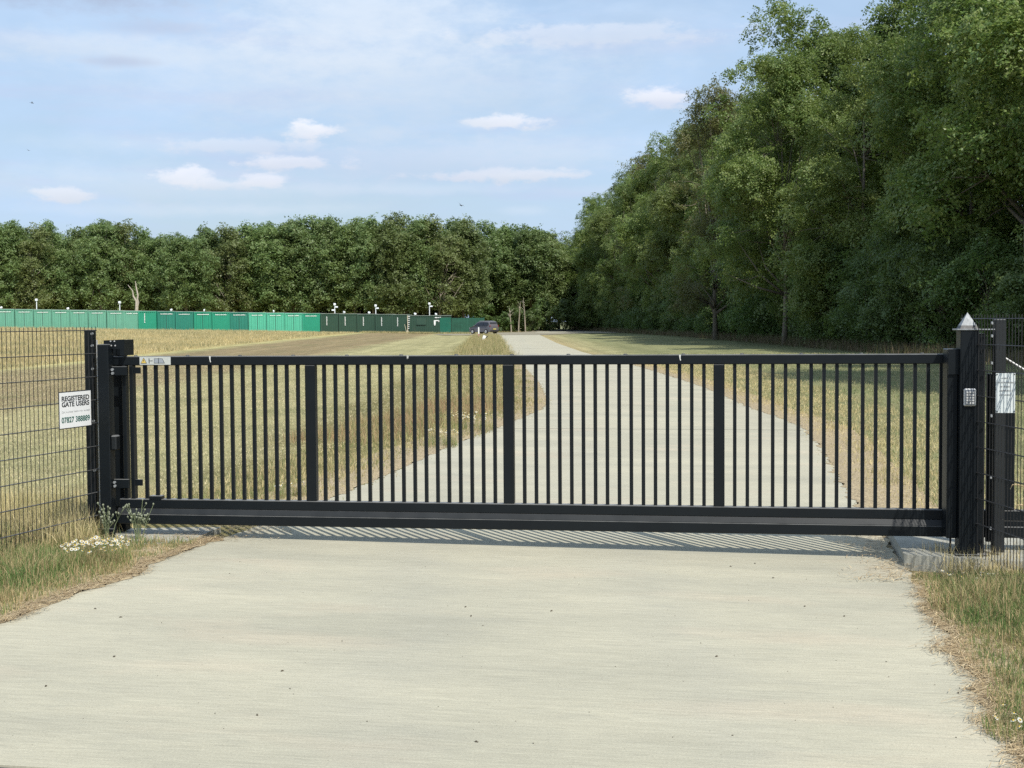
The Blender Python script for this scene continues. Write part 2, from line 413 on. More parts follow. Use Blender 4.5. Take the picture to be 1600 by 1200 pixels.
xs = axis([(-1000, -120, 40), (-120, -12, 4), (-12, 12, 0.5), (12, 60, 4), (60, 1001, 40)])
ys = axis([(-300, -20, 40), (-20, 0, 5), (0, 30, 0.5), (30, 120, 3), (120, 320, 8), (320, 1221, 60)])
X, Y = np.meshgrid(xs, ys)
Z = Gz(X, Y) - 0.035 + 0.02 * np.sin(X * 1.3 + Y * 0.7) * (np.abs(X - 1) > 6)
V = np.stack([X.ravel(), Y.ravel(), Z.ravel()], 1)
nx, ny = len(xs), len(ys)
i = np.arange(nx - 1)[None, :] + np.arange(ny - 1)[:, None] * nx
i = i.ravel(); Fg = np.stack([i, i + 1, i + nx + 1, i + nx], 1)
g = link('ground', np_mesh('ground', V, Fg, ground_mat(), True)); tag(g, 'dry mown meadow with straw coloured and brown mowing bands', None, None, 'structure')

# ------------------------------------------------------------------ concrete drive
LE = [ground(*p) for p in [(-420, 1120), (-200, 1050), (0, 975), (60, 950), (130, 925), (210, 900), (240, 880), (290, 860), (350, 841), (430, 811), (510, 781), (600, 744), (700, 698), (790, 663),
                           (845, 640), (857, 628), (842, 598), (817, 572), (797, 550), (785, 532), (779, 524)]]
RE = [ground(*p) for p in [(1665, 1300), (1590, 1185), (1550, 1120), (1512, 1050), (1456, 960), (1424, 897), (1398, 862), (1372, 830), (1340, 795), (1310, 745), (1285, 702), (1255, 668),
                           (1215, 651), (1180, 640), (1100, 605), (1000, 573), (910, 550), (870, 536), (845, 524)]]
LEy = np.array([p.y for p in LE]); LEx = np.array([p.x for p in LE]); REy = np.array([p.y for p in RE]); REx = np.array([p.x for p in RE])
o1 = np.argsort(LEy); o2 = np.argsort(REy); LEy, LEx, REy, REx = LEy[o1], LEx[o1], REy[o2], REx[o2]
YEND = 176.0


def edge_x(y, side, jit=True):
    y = np.asarray(y, float)
    x = np.interp(y, LEy, LEx) if side < 0 else np.interp(y, REy, REx)
    if jit:
        a = 0.010 + 0.014 * (side > 0)
        x = x + a * (np.sin(y * 5.1 + side) + 0.8 * np.sin(y * 11.7 + 2 * side) + 0.6 * np.sin(y * 23.0)) * (y < 60)
    return x


def concrete_mat():
    m, t, b = newmat('brushed_concrete')
    P = N(t, 'ShaderNodeNewGeometry').outputs['Position']
    R_ = N(t, 'ShaderNodeMapping', inp={0: P, 2: (0, 0, D2R(8.5))}).outputs[0]
    def noise(sx, sy, det=5.0, rough=0.6, off=0.0, dist=0.0):
        v = N(t, 'ShaderNodeMapping', inp={0: R_, 1: (off, off, 0), 3: (sx, sy, 1.0)}).outputs[0]
        return N(t, 'ShaderNodeTexNoise', inp={'Vector': v, 'Scale': 1.0, 'Detail': det, 'Roughness': rough, 'Distortion': dist}).outputs[0]
    def mr(v, a, b_, c_, d_): return N(t, 'ShaderNodeMapRange', inp={0: v, 1: a, 2: b_, 3: c_, 4: d_}).outputs[0]
    s1 = noise(2.0, 30, 7, 0.75, 0.0, 0.3); s2 = noise(7.0, 130, 4, 0.75, 5.0); big = noise(0.35, 0.9, 5, 0.6, 9.0); med = noise(2.4, 8.0, 9, 0.78, 3.0, 0.8)
    grit = noise(90, 90, 3, 0.7, 1.0)
    f = M(t, 'MULTIPLY', mr(s1, 0.3, 0.7, 0.86, 1.08), mr(s2, 0.3, 0.7, 0.86, 1.10))
    f = M(t, 'MULTIPLY', f, mr(big, 0.3, 0.7, 0.88, 1.08)); f = M(t, 'MULTIPLY', f, mr(grit, 0.3, 0.7, 0.86, 1.10))
    c = mixc(t, mr(big, 0.35, 0.65, 0, 1), (0.462, 0.438, 0.335), (0.485, 0.452, 0.338))
    c = mixc(t, mr(noise(0.5, 1.2, 4, 0.5, 21.0), 0.56, 0.72, 0, 0.35), c, (0.60, 0.49, 0.36))
    c = mixc(t, mr(med, 0.50, 0.70, 0, 0.38), c, (0.36, 0.345, 0.275))
    # ragged cracks of dirt that follow the brush marks
    ck = noise(3.2, 30, 8, 0.82, 13.0, 2.2)
    c = mixc(t, M(t, 'MULTIPLY', mr(ck, 0.60, 0.70, 0, 1), mr(big, 0.40, 0.62, 0.25, 0.95)), c, (0.22, 0.215, 0.175))
    # faint rubbed tyre lanes along the drive
    px_ = N(t, 'ShaderNodeSeparateXYZ', inp={0: P}).outputs[0]
    wob = M(t, 'MULTIPLY', M(t, 'SUBTRACT', big, 0.5), 1.4)
    for xc in (-0.75, 1.0):
        dl_ = M(t, 'ABSOLUTE', M(t, 'SUBTRACT', M(t, 'ADD', px_, wob), xc))
        c = mixc(t, mr(dl_, 0.05, 0.45, 0.14, 0.0), c, (0.36, 0.355, 0.31))
    vo = N(t, 'ShaderNodeTexVoronoi', inp={'Vector': R_, 'Scale': 19.0})
    pick = N(t, 'ShaderNodeSeparateColor', inp={0: vo.outputs['Color']}).outputs[0]
    spot = M(t, 'MULTIPLY', M(t, 'LESS_THAN', vo.outputs['Distance'], M(t, 'MULTIPLY', pick, 0.075)), M(t, 'GREATER_THAN', pick, 0.55))
    c = mixc(t, M(t, 'MULTIPLY', spot, 0.75), c, (0.12, 0.11, 0.085))
    sc = N(t, 'ShaderNodeVectorMath', operation='SCALE', inp={0: c}); t.links.new(f, sc.inputs['Scale'])
    t.links.new(sc.outputs[0], b.inputs['Base Color']); b.inputs['Roughness'].default_value = 0.9; b.inputs['Specular IOR Level'].default_value = 0.2
    h = M(t, 'ADD', M(t, 'MULTIPLY', s2, 0.6), M(t, 'ADD', s1, M(t, 'MULTIPLY', grit, 0.3)))
    bp = N(t, 'ShaderNodeBump', inp={'Height': h, 'Strength': 0.55, 'Distance': 0.008}); t.links.new(bp.outputs[0], b.inputs['Normal'])
    return m


conc = concrete_mat()
FRONT = lambda x: 5.93 - 0.15 * (x + 2.15)
ry = axis([(5.0, 45, 0.07), (45, YEND + 0.1, 1.5)]); nc = 15
rv = []
for y in ry:
    a, b_ = float(edge_x(y, -1)), float(edge_x(y, 1))
    for k in range(nc):
        x = a + (b_ - a) * k / (nc - 1); yy = max(y, FRONT(x)); rv.append((x, yy, float(Gz(x, yy))))
nr = len(ry); rv = np.array(rv)
i = (np.arange(nc - 1)[None, :] + np.arange(nr - 1)[:, None] * nc).ravel()
top = np.stack([i, i + 1, i + nc + 1, i + nc], 1)
bot = rv.copy(); bot[:, 2] -= 0.12; n0 = len(rv)
side = []
for r in range(nr - 1):
    side.append([r * nc, (r + 1) * nc, (r + 1) * nc + n0, r * nc + n0]); side.append([(r + 1) * nc - 1, (r + 1) * nc - 1 + n0, (r + 2) * nc - 1 + n0, (r + 2) * nc - 1])
for k in range(nc - 1): side.append([k, k + n0, k + 1 + n0, k + 1])
me = np_mesh('concrete_road', np.concatenate([rv, bot]), np.concatenate([top, np.array(side)]), conc)
me.validate()
road = link('concrete_road', me); tag(road, 'pale brushed concrete drive running through the gate', None, None, 'structure')

joint_m = simple('dark_joint', (0.10, 0.10, 0.085), 0.95, 0.3, 30)
for (yj, x0, x1) in ((24.8, None, None), (52.5, None, None), (92.0, None, None)):
    a, b_ = float(edge_x(yj, -1)) + .05, float(edge_x(yj, 1)) - .05
    mb = MB(); n = 40; w = 0.012 if yj < 30 else 0.03
    pts = [(a + (b_ - a) * k / n, yj + 0.02 * math.sin(k * 1.7) + 0.01 * math.sin(k * 3.1)) for k in range(n + 1)]
    vs = [(x, y - w, float(Gz(x, y)) + 0.003) for x, y in pts] + [(x, y + w, float(Gz(x, y)) + 0.003) for x, y in pts]
    mb.add(vs, [(k, k + 1, n + 2 + k, n + 1 + k) for k in range(n)]); mb.build('expansion_joint', joint_m, road)

asph = simple('old_asphalt', (0.05, 0.052, 0.055), 0.9, 0.3, 30, bump=0.5, bscale=90, dust=((0.16, 0.16, 0.15), 60.0, 0.55, 0.5))
mb = MB(); mb.add([(-4.9, -20, 0), (5.9, -20, 0), (5.9, 4.9, 0), (-4.9, 6.5, 0)], [(0, 1, 2, 3)])
aph = mb.build('asphalt_road', asph); tag(aph, 'dark asphalt of the public road', None, None, 'structure')
for v in aph.data.vertices: v.co.z = float(Gz(v.co.x, v.co.y)) - 0.010

# the crossing lane at the far end
mb = MB(); mb.add([(-14, 196, -0.012), (-7, 177, -0.012), (4.4, 176.2, -0.012), (9, 190, -0.012), (22, 205, -0.012), (22, 262, -0.012), (6, 262, -0.012), (1.5, 215, -0.012)], [tuple(range(8))])
tr_m = simple('worn_gravel_turning', (0.27, 0.24, 0.17), 0.95, 0.3, 2.0, bump=0.4, bscale=30)
o = mb.build('turning_area', tr_m); tag(o, 'worn turning area at the far end of the drive', None, None, 'structure')
mb = MB(); mb.add([(6.0, 222, 0.0), (16, 222, 0.0), (17.5, 252, 0.0), (6.5, 252, 0.0)], [(0, 1, 2, 3)])
o = mb.build('lane', asph); tag(o, 'short asphalt lane in the gap between the woods', None, None, 'structure')
mb = MB(); mb.add([(3.2, 203, 0.006), (8.6, 203, 0.006), (8.4, 219, 0.006), (4.2, 219, 0.006)], [(0, 1, 2, 3)])
o = mb.build('concrete_path', conc); tag(o, 'pale concrete strip before the gap in the trees', None, None, 'structure')

# soil and dead straw that lap over the edges of the slab
soil_m = simple('straw_littered_soil', (0.26, 0.20, 0.12), 0.95, 0.4, 14.0, bump=0.8, bscale=50, dust=((0.52, 0.42, 0.25), 34.0, 0.46, 0.9))


def verge_strip(side, y0, y1, name, label):
    ys_ = np.arange(y0, y1, 0.05); e = edge_x(ys_, side)
    rag = 0.018 * np.sin(ys_ * 7 + side) + 0.014 * np.sin(ys_ * 17.3) + rng.normal(0, 0.012, len(ys_)) + 0.006
    vs = []
    for off, dz in ((None, 0.003), (0.06, 0.012), (0.4, 0.008), (1.2, -0.06)):
        xo = e - side * rag if off is None else e + side * off
        vs.append(np.stack([xo, ys_, Gz(xo, ys_) + dz], 1))
    Vv = np.concatenate(vs); n = len(ys_); Fs = []
    for r in range(3):
        k = np.arange(n - 1) + r * n; q = np.stack([k, k + 1, k + 1 + n, k + n], 1)
        Fs.append(q if side < 0 else q[:, ::-1])
    o = link(name, np_mesh(name, Vv, np.concatenate(Fs), soil_m, True)); tag(o, label, None, None, 'structure')


verge_strip(-1, 6.2, 12.2, 'verge', 'straw littered soil edge left of the near drive')
verge_strip(-1, 13.6, 60, 'verge', 'soil edge left of the drive beyond the gate')
verge_strip(1, 4.6, 10.2, 'verge', 'straw littered soil edge right of the near drive')
verge_strip(1, 13.2, 60, 'verge', 'soil edge right of the drive beyond the gate')

# ------------------------------------------------------------------ gate frame of reference
GA = Vector((-3.45, 12.36, 0)); GB = Vector((3.49, 11.28, 0))
GL = (GB - GA).length; GYAW = math.atan2(GB.y - GA.y, GB.x - GA.x); GU = (GB - GA).normalized()


def gu(px, py=700):
    """distance along the gate line at which it stands for a sight line"""
    r = ray(px, py); k = r.x / r.y
    # GA + u*GU : x = k*y
    return (k * GA.y - GA.x) / (GU.x - k * GU.y)


gate = empty('sliding_gate', (GA.x, GA.y, 0), GYAW)
tag(gate, 'long black steel sliding gate with thin upright bars across the drive', 'gate')
ZT, ZTb, ZB1, ZB0 = 1.556, 1.476, 0.305, 0.222
uL, uR, uTail = gu(178), gu(1482), gu(1482) + 1.6
mb = MB(); mb.box(uL, uR, -0.04, 0.04, ZTb, ZT, 0.006); mb.build('top_rail', black, gate)
mb = MB(); mb.box(gu(188), uR, -0.04, 0.04, ZB0, ZB1, 0.006); mb.build('bottom_rail', black, gate)
mb = MB(); mb.box(gu(186), uR + 0.0, -0.065, 0.065, 0.088, 0.178, 0.008); a_, b2 = gu(186), uR; mb.add([(a_, -.063, .1785), (b2, -.063, .1785), (b2, -.040, .2215), (a_, -.040, .2215), (a_, .063, .1785), (b2, .063, .1785), (b2, .040, .2215), (a_, .040, .2215)], [(0, 1, 2, 3), (5, 4, 7, 6), (0, 3, 7, 4), (1, 5, 6, 2), (3, 2, 6, 7)])
mb.build('track_beam', black, gate)
for px in (487.5, 795.5, 1123.5):
    c = gu(px); mb = MB(); mb.box(c - 0.045, c + 0.045, -0.037, 0.037, ZB1, ZTb, 0.005); mb.build('upright', black, gate)
bays = [(229, 467, 15), (508, 773.5, 16), (819.5, 1100, 16), (1148, 1470, 17)]
for a, b_, n in bays:
    ua, ub = gu(a), gu(b_)
    for k in range(n):
        u = ua + (ub - ua) * k / (n - 1); mb = MB(); w = 0.0145
        mb.box(u - w, u + w, -w, w, ZB1, ZTb); mb.build('bar', black, gate)
for u0, u1 in ((gu(206), gu(212)), (gu(195), gu(201))):
    mb = MB(); mb.box(u0, u1, -0.035, 0.035, ZB1, ZTb, 0.004); mb.build('end_stile', black, gate)
for k in range(15):
    c = gu(215) + (gu(1440) - gu(215)) * k / 14
    mb = MB(); mb.tube([(c, 0, ZT - 0.001), (c, 0, ZT + 0.009)], [0.02, 0.012], 8); mb.build('rail_plug', black, gate)
mb = MB(); mb.box(gu(235), gu(254), -0.05, 0.03, ZB1, ZB1 + 0.03, 0.004); mb.build('stop_block', black, gate)
# tail of the leaf that runs on behind the post and the fence
mb = MB(); mb.box(uR + 0.002, uTail, -0.04, 0.04, 0.222, 0.305, 0.006); mb.box(uR + 0.002, uTail, -0.065, 0.065, 0.088, 0.178, 0.006); mb.box(uR + .002, uTail, -0.05, 0.05, 0.178, 0.222)
mb.build('tail_beam', black, gate)
u = gu(1574); mb = MB(); mb.box(u - 0.045, u + 0.045, -0.037, 0.037, 0.305, 1.2, 0.005); mb.build('tail_upright', black, gate)
mb = MB(); mb.tube([(gu(1553), 0, 1.62), (gu(1566), 0, 1.53), (gu(1640), 0, 1.30)], 0.009, 6); mb.build('tension_rod', zinc_matt, gate)

drip = simple('white_dropping', (0.62, 0.62, 0.58), 0.7, 0.1)
for px_, l_ in ((333, .055), (1063, .05), (640, .012)):
    c = gu(px_); mb = MB(); mb.yprism([(c - .008, ZT - .001), (c - .004, ZT - .03), (c + .002, ZT - l_), (c + .009, ZT - l_ + .004), (c + .004, ZT - .03), (c + .007, ZT - .001)], -0.0418, -0.0403); mb.build('bird_dropping', drip, gate)
# warning plate on the top rail
u0, u1 = gu(224), gu(272)
pl = MB(); pl.box(u0, u1, -0.045, -0.0405, ZTb + 0.006, ZT - 0.004); pl = pl.build('warning_label', label_p, gate)
pw, ph = (u1 - u0), 0.068; zc = (ZT + ZTb) / 2 + 0.001
mb = MB(); cx = u0 + pw * 0.135; r = 0.026
mb.mat(1).yprism([(cx - r * 1.12, zc - r * .9), (cx + r * 1.12, zc - r * .9), (cx, zc + r * 1.05)], -0.0462, -0.0451)
mb.mat(0).yprism([(cx - r * .9, zc - r * .74), (cx + r * .9, zc - r * .74), (cx, zc + r * .78)], -0.0470, -0.0464)
mb.mat(1).yprism([(cx - .0022, zc - r * .25), (cx + .0022, zc - r * .25), (cx + .003, zc + r * .35), (cx - .003, zc + r * .35)], -0.0478, -0.0472)
mb.build('warning_triangle', [yellow_p, ink], pl)
mb = MB(); X0 = u0 + pw * 0.30
mb.yprism([(X0, zc - .022), (X0 + .006, zc - .022), (X0 + .006, zc + .022), (X0, zc + .022)], -0.047, -0.0455)
mb.yprism([(X0 + .008, zc - .002), (X0 + .036, zc - .002), (X0 + .036, zc + .002), (X0 + .008, zc + .002)], -0.047, -0.0455)
X1 = u0 + pw * .47
mb.yprism([(X1, zc - .022), (X1 + .045, zc - .022), (X1 + .098, zc - .022), (X1 + .077, zc + .020), (X1, zc + .020)], -0.0465, -0.0455)
mb.mat(1).yprism([(X1 + .003, zc - .019), (X1 + .092, zc - .019), (X1 + .075, zc + .017), (X1 + .003, zc + .017)], -0.0472, -0.0466)
mb.mat(0).yprism([(X1 + .039, zc - .023), (X1 + .044, zc - .023), (X1 + .044, zc + .024), (X1 + .039, zc + .024)], -0.0478, -0.0473)
mb.build('clearance_symbol', [ink, label_fill], pl)

# guide post the leaf closes into (left end)
gp = empty('guide_post', (GA.x, GA.y, 0), GYAW)
tag(gp, 'black steel catch column with slotted top plate at the daisy side end of the gate', 'gate post')
c0, c1 = gu(167), gu(184)
mb = MB(); mb.box(c0, c1, -0.16, -0.05, 0.0, 1.665, 0.006); mb.build('column', black, gp)
mb = MB(); mb.box(gu(166), gu(187), 0.10, 0.2, 0.0, 1.66, 0.006); mb.build('rear_column', black, gp)
mb = MB(); a, b_ = gu(173), gu(204.5); s0, s1 = gu(177), gu(181)
zt, zl, zh = 1.705, 1.565, 1.622
mb.yprism([(a, zh), (b_, zh), (b_, zt), (a, zt - 0.008)], -0.10, -0.092)
mb.yprism([(a, zl), (s0, zl), (s0, zh), (a, zh)], -0.10, -0.092)
mb.yprism([(gu(198), zl), (b_, zl), (b_, zh), (gu(198), zh)], -0.10, -0.092)
mb.yprism([(gu(198), zl), (b_, zl), (b_, zt - .003), (gu(198), zt - .003)], -0.0915, 0.10)
mb.yprism([(s1, zl), (gu(196), zl), (gu(196), zt - .005), (s1, zt - .005)], 0.06, 0.068)
mb.build('top_plate', black, gp)
for bx, bz in ((184, 1.69), (190, 1.69), (185, 1.652), (191, 1.652)):
    mb = MB(); bolt(mb, gu(bx), -0.10, bz, 0.007, 0.004); mb.build('bolt', zinc_matt, gp)
for zb in (1.43, 0.445):
    mb = MB(); mb.box(gu(184.5), gu(208), -0.105, -0.085, zb - 0.04, zb + 0.04, 0.004); mb.box(gu(188), gu(204), -0.085, -0.05, zb - 0.035, zb - 0.02)
    mb.box(gu(212.5), gu(223.5), -0.03, -0.016, zb - 0.025, zb + 0.03)
    br = mb.build('catch_bracket', black, gp)
    mb = MB(); bolt(mb, gu(186.5), -0.105, zb + 0.012, 0.013, 0.014); bolt(mb, gu(187), -0.105, zb - 0.02, 0.013, 0.014); mb.build('bolt', zinc, br)
mb = MB(); mb.box(gu(184.5), gu(193), -0.15, -0.06, 0.74, 0.87, 0.01); mb.build('lock_case', black_dirty, gp)
mb = MB(); mb.box(gu(164), gu(190), -0.18, -0.165, -0.02, 0.06, 0.004); mb.build('base_plate', black, gp)

# square post at the other end
PO = at(1510, 700, 11.05); px_w = 0.09
post = empty('gate_post', (PO.x, PO.y, 0), GYAW * 0.6)
tag(post, 'stout square black post with galvanised pyramid cap and keypad', 'gate post')
mb = MB(); mb.box(-0.070, 0.070, -0.09, 0.07, -0.02, 1.745, 0.006); mb.build('shaft', black, post)
mb = MB(); mb.box(0.072, 0.135, -0.03, 0.14, -0.02, 1.72, 0.005); mb.build('rear_column', black, post)
mb = MB(); mb.box(-0.098, 0.078, -0.10, 0.085, 1.7455, 1.757, 0.003); mb.box(0.079, 0.20, -0.06, -0.02, 1.7455, 1.755, 0.002); mb.build('cap_plate', zinc, post)
mb = MB(); h = 0.069; g_ = h * .84
mb.add([(-h, -h, 1.7575), (h, -h, 1.7575), (h, h, 1.7575), (-h, h, 1.7575), (0, 0, 1.885), (-g_, -g_, 1.783), (g_, -g_, 1.783), (g_, g_, 1.783), (-g_, g_, 1.783)],
       [(0, 1, 6, 5), (1, 2, 7, 6), (2, 3, 8, 7), (3, 0, 5, 8), (5, 6, 4), (6, 7, 4), (7, 8, 4), (8, 5, 4), (3, 2, 1, 0)]); pc = mb.build('pyramid_cap', [zinc, black_dirty], post)
for f_ in list(pc.data.polygons)[:4]: f_.material_index = 1  # lower band of the cap coloured dark to stand for its dark reflection
mb = MB(); mb.box(-0.154, -0.072, -0.02, 0.16, 0.105, 1.60, 0.006); mb.box(-0.152, -0.072, -0.04, -0.021, 1.40, 1.598); mb.build('catch_channel', black, post)
mb = MB(); mb.box(-0.125, -0.113, -0.01, 0.01, -0.06, 0.105); mb.build('channel_foot', black, post)
kp = MB(); kp.box(-0.047, 0.047, -0.115, -0.0905, 1.155, 1.292, 0.008); kp = kp.build('keypad', zinc_matt, post)
kdark = simple('keypad_face', (0.16, 0.18, 0.21), 0.35, 0.1)
mb = MB(); mb.box(-0.036, 0.036, -0.1172, -0.1155, 1.165, 1.282); mb.build('keypad_face', kdark, kp)
for r in range(5):
    for c in range(3):
        mb = MB(); x = -0.022 + 0.022 * c; z = 1.262 - 0.021 * r
        mb.box(x - .008, x + .008, -0.1215, -0.1175, z - .0075, z + .0075, 0.002); mb.build('key', zinc_matt, kp)
mb = MB(); mb.box(-0.10, 0.16, -0.12, 0.15, -0.02, -0.008, 0.002); mb.build('base_plate', black_dirty, post)

# concrete plinths
PR = [ground(*p) for p in ((1413, 884), (1388, 840), (1372, 826), (1640, 826), (1700, 905))]
mb = MB(); poly = [(p.x, p.y) for p in PR]; mb.prism([poly[k] for k in (0, 4, 3, 2, 1)], -0.25, -0.02)
o = mb.build('plinth', plinth_m); tag(o, 'raised concrete plinth under the post with the pyramid cap', 'concrete plinth')
PLp = [ground(*p) for p in ((225, 852), (292, 849), (345, 826), (170, 826), (150, 850))]
mb = MB(); mb.prism([(p.x, p.y) for p in PLp], -0.25, -0.012)
o = mb.build('plinth', plinth_m); tag(o, 'low concrete plinth beside the daisies under the catch column', 'concrete plinth')


# ------------------------------------------------------------------ welded mesh fences
def mesh_fence(name, label, p0, p1, n_wires, ztop, nrows, step, ext, front, wm=wire_m):
    """p0 near post, p1 far end; panel stands in the vertical plane through both"""
    L = (Vector(p1) - Vector(p0)).length; yaw = math.atan2(p1[1] - p0[1], p1[0] - p0[0])
    t = empty(name, (p0[0], p0[1], 0), yaw); tag(t, label, 'fence', 'welded mesh fences either side of the gate')
    mb = MB(); sp = L / n_wires; zb = ztop - nrows * step
    for k in range(-ext, n_wires + 1):
        x = k * sp; mb.tube([(x, 0, -0.02), (x, 0, ztop + 0.032)], 0.0031, 5)
    for r in range(nrows + 1):
        z = ztop - r * step
        for dy in (-0.006, 0.006): mb.tube([(-ext * sp - 0.006, dy, z), (L, dy, z)], 0.0038, 5)
    mb.build('wire_panel', wm, t)
    return t, yaw, L


LP0 = at(153, 700, 12.36); LP1 = at(-60, 700, 10.62)
fl_, yawL, LL = mesh_fence('mesh_fence', 'black welded mesh fence carrying the white registered users notice', (LP0.x, LP0.y), (LP1.x, LP1.y), 32, 1.785, 8, 0.2035, 0, -1)
P = at(144.5, 700, 12.42); 
mbx = MB(); mbx.box(-0.044, 0.044, -0.03, 0.03, -0.05, 1.79, 0.006); fp = mbx.build('fence_post', black, None)
fp.name = 'post'; fp.parent = fl_; fp.matrix_parent_inverse = Matrix(); 
inv = (Matrix.Translation((LP0.x, LP0.y, 0)) @ Matrix.Rotation(yawL, 4, 'Z')).inverted()
fp.matrix_basis = inv @ Matrix.Translation((P.x, P.y, 0)) @ Matrix.Rotation(GYAW, 4, 'Z')
for zc_ in (1.755, 1.65, 1.445, 0.985, 0.55):
    mb = MB(); mb.tube([(0, -0.03, 0), (0, -0.045, 0)], [0.014, 0.011], 8); b_ = mb.build('clip_bolt', zinc, fl_)
    b_.matrix_basis = inv @ Matrix.Translation((P.x + 0.032, P.y, zc_)) @ Matrix.Rotation(GYAW, 4, 'Z')
mb = MB(); mb.tube([(0, 0.012, 0.0), (0.0, 0.012, 1.70)], 0.0065, 6); mb.build('edge_rod', zinc_matt, fl_)  # outermost wire, given a pale steel colour for the sun on it


def text_part(body, size, mat, parent, loc, width=None, name='lettering', rot=(math.pi / 2, 0, 0), bold=0.0):
    cu = bpy.data.curves.new('txt', 'FONT'); cu.body = body; cu.size = size; cu.align_x = 'CENTER'; cu.offset = bold; cu.extrude = 0.0006
    to = bpy.data.objects.new('txt', cu); COL.objects.link(to)
    dg = bpy.context.evaluated_depsgraph_get(); dg.update()
    me = bpy.data.meshes.new_from_object(to.evaluated_get(dg)); bpy.data.objects.remove(to)
    if width:
        xs_ = [v.co.x for v in me.vertices]; s = width / (max(xs_) - min(xs_))
        for v in me.vertices: v.co.x *= s
    me.materials.clear(); me.materials.append(mat); me.name = name
    o = link(name, me, parent); o.location = loc; o.rotation_euler = rot; return o


def sign_on(px0, px1, py0, py1, p0, p1, off, name, label, frame_mat=None):
    """board in the vertical plane p0-p1, between two sight lines"""
    d = (Vector((p1[0], p1[1])) - Vector((p0[0], p0[1]))).normalized(); A = Vector((p0[0], p0[1]))
    def hit(px, py):
        r = ray(px, py); k = r.x / r.y; s = (k * A.y - A.x) / (d.x - k * d.y); q = A + d * s; return q, EYE + r.z / r.y * q.y
    qa, _ = hit(px0, 600); qb, _ = hit(px1, 600); zt = hit(px1, py0)[1]; zb = hit(px1, py1)[1]
    w = (qb - qa).length; yaw = math.atan2(qb.y - qa.y, qb.x - qa.x); nrm = Vector((math.sin(yaw), -math.cos(yaw))) * off
    t = empty(name, (qa.x + nrm.x, qa.y + nrm.y, zb), yaw); tag(t, label, 'sign')
    return t, w, zt - zb


sg, sw, sh = sign_on(90, 139, 610, 664, (LP0.x, LP0.y), (LP1.x, LP1.y), 0.012, 'notice_board', 'white notice headed registered gate users with a phone number, on the mesh fence')
mb = MB(); mb.box(-0.008, sw + 0.004, 0.0, 0.004, -0.008, sh + 0.008); mb.build('backing', ink, sg)
mb = MB(); mb.box(0, sw - 0.002, -0.004, -0.0005, 0, sh); mb.build('board', white_p, sg)
cx = sw / 2
text_part('REGISTERED', sh * .19, ink, sg, (cx, -0.0048, sh * .76), sw * .88, bold=0.0015)
text_part('GATE USERS', sh * .19, ink, sg, (cx, -0.0048, sh * .60), sw * .88, bold=0.0015)
text_part('Call number below for access', sh * .075, ink_grey, sg, (cx, -0.0048, sh * .43), sw * .9)
text_part('07827 388889', sh * .22, ink_green, sg, (cx, -0.0048, sh * .15), sw * .9, bold=0.0012)

RP0 = at(1537, 700, 10.84); RP1 = at(1600, 700, 10.17); dR = (RP1 - RP0); RPm = RP0 + dR * 2.4
RPs = RP0 - dR * 0.0
fr_, yawR, LR = mesh_fence('mesh_fence', 'weathered black welded mesh fence behind the small white paper notice', (RPs.x, RPs.y), (RPm.x, RPm.y), 31, 1.835, 8, 0.2, 8, -1)
inv = (Matrix.Translation((RPs.x, RPs.y, 0)) @ Matrix.Rotation(yawR, 4, 'Z')).inverted()
P = at(1559.5, 700, 11.0)
mb = MB(); mb.box(-0.044, 0.044, -0.03, 0.03, 0.0, 1.83, 0.006); o = mb.build('post', black_dirty, fr_); o.matrix_basis = inv @ Matrix.Translation((P.x, P.y, 0)) @ Matrix.Rotation(0.1, 4, 'Z')
for zc_ in (1.80, 1.70, 1.49, 1.08, 0.60, 0.20):
    q = at(1548.5, 700, 10.92); mb = MB(); mb.tube([(0, 0, 0), (0, -0.015, 0)], [0.013, 0.010], 8); b_ = mb.build('clip_bolt', zinc, fr_)
    b_.matrix_basis = inv @ Matrix.Translation((q.x, q.y, zc_))
q = at(1537, 700, 10.86); mb = MB(); mb.tube([(0, 0, 0.05), (0, 0, 1.60)], 0.006, 6); o = mb.build('edge_rod', wire_m, fr_); o.matrix_basis = inv @ Matrix.Translation((q.x, q.y, 0))
q = at(1545, 700, 11.15); mb = MB(); mb.box(-0.02, 0.03, -0.02, 0.02, 0.06, 1.40, 0.004); o = mb.build('stay', black, fr_); o.matrix_basis = inv @ Matrix.Translation((q.x, q.y, 0))

# paper notice: faces the road more squarely than the fence
q0 = at(1556, 615, 10.28); z1 = at(1570, 583, 10.28).z; z0 = at(1570, 645, 10.28).z
pn = empty('paper_notice', (q0.x, q0.y, z0), D2R(-9)); tag(pn, 'small white laminated notice with faded lines, tied to the mesh next to the keypad post', 'sign')
w, h = 0.136, z1 - z0
mb = MB(); nseg = 6; vs = []
for k in range(nseg + 1):
    for z in (0, h): vs.append((w * k / nseg, -0.003 * math.sin(k / nseg * math.pi), z))
n = len(vs); vs += [(x, y + 0.002, z) for x, y, z in vs]
mb.add(vs, [(2 * k, 2 * k + 2, 2 * k + 3, 2 * k + 1) for k in range(nseg)] + [(n + 2 * k, n + 2 * k + 1, n + 2 * k + 3, n + 2 * k + 2) for k in range(nseg)])
mb.build('sheet', simple('laminated_paper', (0.66, 0.70, 0.69), 0.35, 0.04, 20), pn)
mb = MB()
